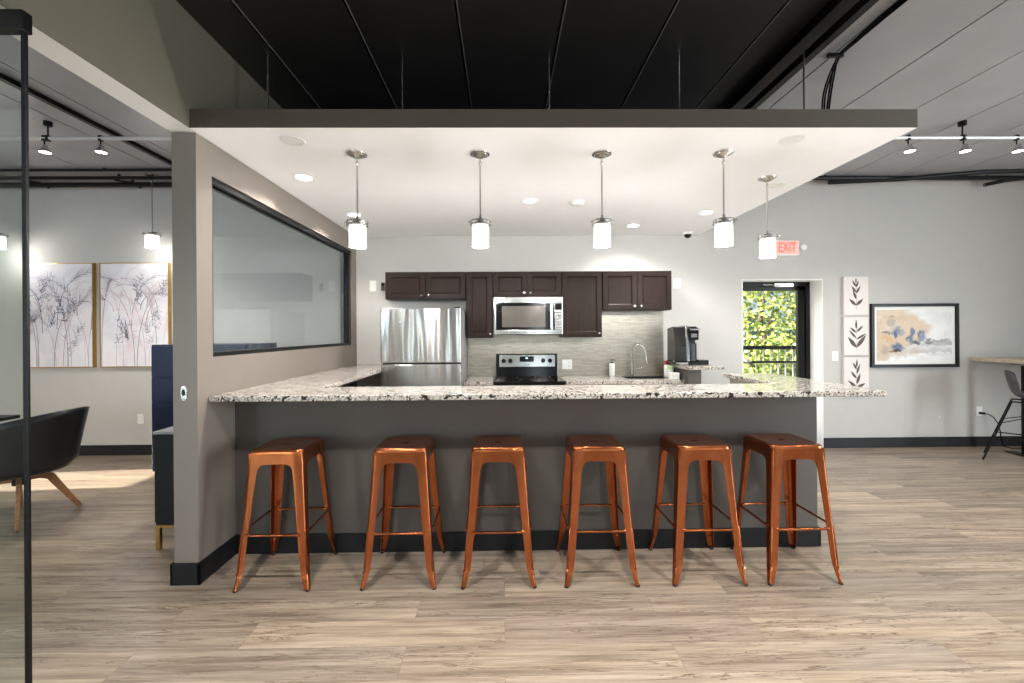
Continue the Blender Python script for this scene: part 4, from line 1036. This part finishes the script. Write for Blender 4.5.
MB().tube([(-.10,-.14,.655),(.16,-.14,.655),(.16,.14,.655),(-.10,.14,.655),(-.10,-.14,.655)], .008, 8).build('seat_frame', M['black_metal'], bc, smooth=40)
legs = [((-.10,-.14,.655),(-.31,-.20,.0)),((.16,-.14,.655),(.30,-.20,0)),((-.10,.14,.655),(-.31,.20,0)),((.16,.14,.655),(.30,.20,0))]
for a, b in legs: MB().tube([a, b], .0085, 10).build('leg', M['black_metal'], bc, smooth=40)
pt = []
for a, b in (legs[0], legs[1], legs[3], legs[2], legs[0]):
    u = .60; pt.append(tuple(Vector(a).lerp(Vector(b), u)))
MB().tube(pt, .0065, 8).build('footrest', M['black_metal'], bc, smooth=40)
a = Vector(legs[0][0]).lerp(Vector(legs[0][1]), .36); b = Vector((.20,.0,.56))
MB().tube([a, b], .0045, 8).tube([Vector(legs[2][0]).lerp(Vector(legs[2][1]), .36), b], .0045, 8).build('brace', M['black_metal'], bc, smooth=40)

# ------------------------------------------------------------------ outside the door
struct(B('balcony_floor', simple('pale_concrete', srgb(206,202,194), .8), 1.5,7.5,YB+.34,7.05,-.20,-.02))
M['rail_grey'] = simple('pale_grey_metal', srgb(170,170,168), .45, .3)
rl_ = thing('balcony_railing', 'balcony railing with black rails and slim grey balusters outside the door', 'railing', (4.4,6.9,-.02))
MB().box(-2.4,2.4,-.03,.03,1.15,1.21).build('top_rail', M['black_metal'], rl_)
MB().box(-2.4,2.4,-.02,.02,.93,.965).build('middle_rail', M['black_metal'], rl_)
MB().box(-2.4,2.4,-.02,.02,.08,.115).build('bottom_rail', M['black_metal'], rl_)
for k in range(40):
    x = -2.35+.12*k
    MB().box(x-.008,x+.008,-.008,.008,.10,1.16).build('baluster', M['rail_grey'], rl_)
for x in (-2.38,-.62,.95,2.38): MB().box(x-.03,x+.03,-.03,.03,0,1.15).build('post', M['black_metal'], rl_)
def m_leaf(name, a, b):
    t = NT(name); n = t.noise(t.coord(), 4, 3); inf = t.new('ShaderNodeObjectInfo')
    t.set(Base_Color=t.ramp(n.outputs['Fac'], [(.3, a), (.7, b)]), Roughness=.5)
    t.set(Subsurface_Weight=0.0)
    t.set(Transmission_Weight=0.0)
    return t.m
M['leafy'] = m_leaf('yellow_green_leaf', srgb(140,152,66), srgb(190,194,96))  # yellow-green leaf colour, mixed at random with the darker one
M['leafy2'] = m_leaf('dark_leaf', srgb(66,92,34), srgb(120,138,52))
M['bark'] = simple('bark', srgb(92,78,62), .9)
def foliage_tree(cx_, cy_, zb, zt, rx, ry, n, label, seed):
    rnd = random.Random(seed)
    t = thing('tree', label, 'tree', (cx_,cy_,zb), 0, 'trees beyond the balcony')
    m = MB(); hz = (zt-zb)
    for _ in range(n):
        a = rnd.uniform(0,2*pi); u = rnd.uniform(-1,1); r = rnd.uniform(.55,1)**.5
        s_ = math.sqrt(1-u*u); c = Vector((rx*r*s_*cos(a), ry*r*s_*sin(a), hz*.58+hz*.42*r*u))
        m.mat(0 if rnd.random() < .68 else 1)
        L_ = rnd.uniform(.06,.13); w_ = L_*.34
        d = Vector((rnd.gauss(0,1),rnd.gauss(0,1),rnd.gauss(-.2,.8))).normalized(); e_ = d.cross(Vector((rnd.gauss(0,1),rnd.gauss(0,1),rnd.gauss(0,1)))).normalized()
        m.add([c, c+d*L_*.5+e_*w_, c+d*L_, c+d*L_*.5-e_*w_], [(0,1,2,3)])
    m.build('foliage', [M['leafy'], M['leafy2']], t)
    tr = MB().tube([(0,0,0),(.05,0,hz*.4),(-.04,.02,hz*.8)], [.12,.08,.03], 10)
    for k in range(5):
        a = k*2.4; z = hz*(.35+.1*k); tr.tube([(0,0,z),(rx*.6*cos(a),ry*.6*sin(a),z+hz*.15)], [.04,.012], 6)
    tr.build('trunk', M['bark'], t, smooth=50)
foliage_tree(5.75,9.5,-3.0,4.3,1.05,.75,13000,'large yellow-green leafy tree filling the door view behind the railing',1)
foliage_tree(7.75,9.8,-3.0,4.1,.85,.7,6000,'yellow-green leafy tree on the right beyond the balcony railing',2)
foliage_tree(5.2,8.05,-3.0,1.35,1.1,.42,6500,'low bushy yellow-green shrub right behind the balusters',3)
# neighbouring house with white windows
hs = thing('neighbouring_house', 'pale house with white-framed windows behind the trees', 'house', (7,13,-3.2))
MB().box(-4,5,0,.3,0,6.4).build('wall', simple('pale_stucco', srgb(196,200,204), .8), hs)
MB().box(-4.3,5.3,-.4,.5,6.4,6.6).build('roof', simple('grey_roof', srgb(120,120,124), .8), hs)
for x in (-2.6,-.9,.8,2.5):
    for z in (.9,3.7):
        f = MB().box(x-.55,x+.55,-.06,.0,z,z+.08).box(x-.55,x+.55,-.06,0,z+1.42,z+1.5).box(x-.55,x-.47,-.06,0,z,z+1.5).box(x+.47,x+.55,-.06,0,z,z+1.5).box(x-.03,x+.03,-.06,0,z,z+1.5).box(x-.55,x+.55,-.06,0,z+.72,z+.78).build('window', M['white_trim'], hs)
        MB().box(x-.47,x+.47,-.02,-.005,z+.08,z+1.42).build('pane', simple('dark_window_glass', srgb(60,78,92), .1), f)
struct(B('ground_outside', simple('lawn', srgb(96,110,60), .9), -20,30,5.6,30,-3.3,-3.2))

# unseen mustard curtain, added to put a yellow streak in the refrigerator door
cv = []; n_ = 60
for z in (.02, 2.95):
    for k in range(n_+1): cv.append((-1.85+.32*k/n_, YF+.10+.03*sin(k*1.1), z))
cm_ = MB(); cm_.v = cv
for k in range(n_): cm_.f.append([k,k+1,n_+2+k,n_+1+k]); cm_.m.append(0)
ct = thing('curtain', 'mustard yellow curtain added out of view for its reflection in the refrigerator door', 'curtain', (0,0,0))
o = cm_.build('drape', simple('mustard_fabric', srgb(226,172,58), .8), ct, smooth=80); q = o.modifiers.new('thick','SOLIDIFY'); q.thickness = .004
MB().tube([(-2.4,YF+.10,2.97),(-1.4,YF+.10,2.97)], .012, 10).tube([(-2.38,YF,2.97),(-2.38,YF+.10,2.97)], .008, 8).tube([(-1.42,YF,2.97),(-1.42,YF+.10,2.97)], .008, 8).build('curtain_rod', M['black_metal'], ct, smooth=40)

# ------------------------------------------------------------------ light
w = bpy.data.worlds.new('sky'); scn.world = w; w.use_nodes = True
nt = w.node_tree; bg = nt.nodes['Background']
sky = nt.nodes.new('ShaderNodeTexSky'); sky.sky_type = 'NISHITA'; sky.sun_disc = False; sky.sun_elevation = radians(30); sky.sun_rotation = radians(-90); sky.air_density = 1.0; sky.dust_density = 2.5
nt.links.new(sky.outputs[0], bg.inputs[0]); bg.inputs[1].default_value = .55
def area(name, loc, rot, sx, sy, e, col=(1,1,1)):
    l = bpy.data.lights.new(name, 'AREA'); l.shape = 'RECTANGLE'; l.size = sx; l.size_y = sy; l.energy = e; l.color = col
    o = bpy.data.objects.new(name, l); COL.objects.link(o); o.location = loc; o.rotation_euler = rot; return o
DAY = (.95,.98,1.0)
for a, b in wins: area('window_daylight', ((a+b)/2, YF-.25, (z0+z1)/2), (radians(90),0,0), b-a, z1-z0, (90 if b < -4 else 15)*(b-a)/.5, (.93,.97,1))  # light of the added windows, left pair raised to brighten the left room
area('window_daylight', (XR+.25, (RY0+RY1)/2, (RZ0+RZ1)/2), (radians(90),0,radians(90)), RY1-RY0, RZ1-RZ0, 380, DAY)
s = bpy.data.lights.new('sun', 'SUN'); s.energy = 16; s.angle = radians(.6); s.color = (1,.93,.82)
o = bpy.data.objects.new('sun', s); COL.objects.link(o)
o.rotation_euler = Vector((1,.08,-.45)).to_track_quat('-Z', 'Y').to_euler()

# ------------------------------------------------------------------ camera
cam = bpy.data.cameras.new('camera'); co = bpy.data.objects.new('camera', cam); COL.objects.link(co); scn.camera = co
f_px = 430.; cam.sensor_fit = 'HORIZONTAL'; cam.sensor_width = 36; cam.lens = f_px/1024*36
cam.shift_x = (512-508.6)/1024; cam.shift_y = -(341.5-332)/1024
cam.clip_start = .05
R = Matrix.Rotation(radians(-.75), 4, 'Z') @ Matrix.Rotation(pi/2, 4, 'X') @ Matrix.Rotation(radians(-.38), 4, 'Z')
co.matrix_world = Matrix.Translation((0,0,1.44)) @ R
scn.view_settings.view_transform = 'Standard'; scn.view_settings.look = 'None'; scn.view_settings.gamma = 1; scn.view_settings.use_curve_mapping = False
scn.view_settings.exposure = 0.78
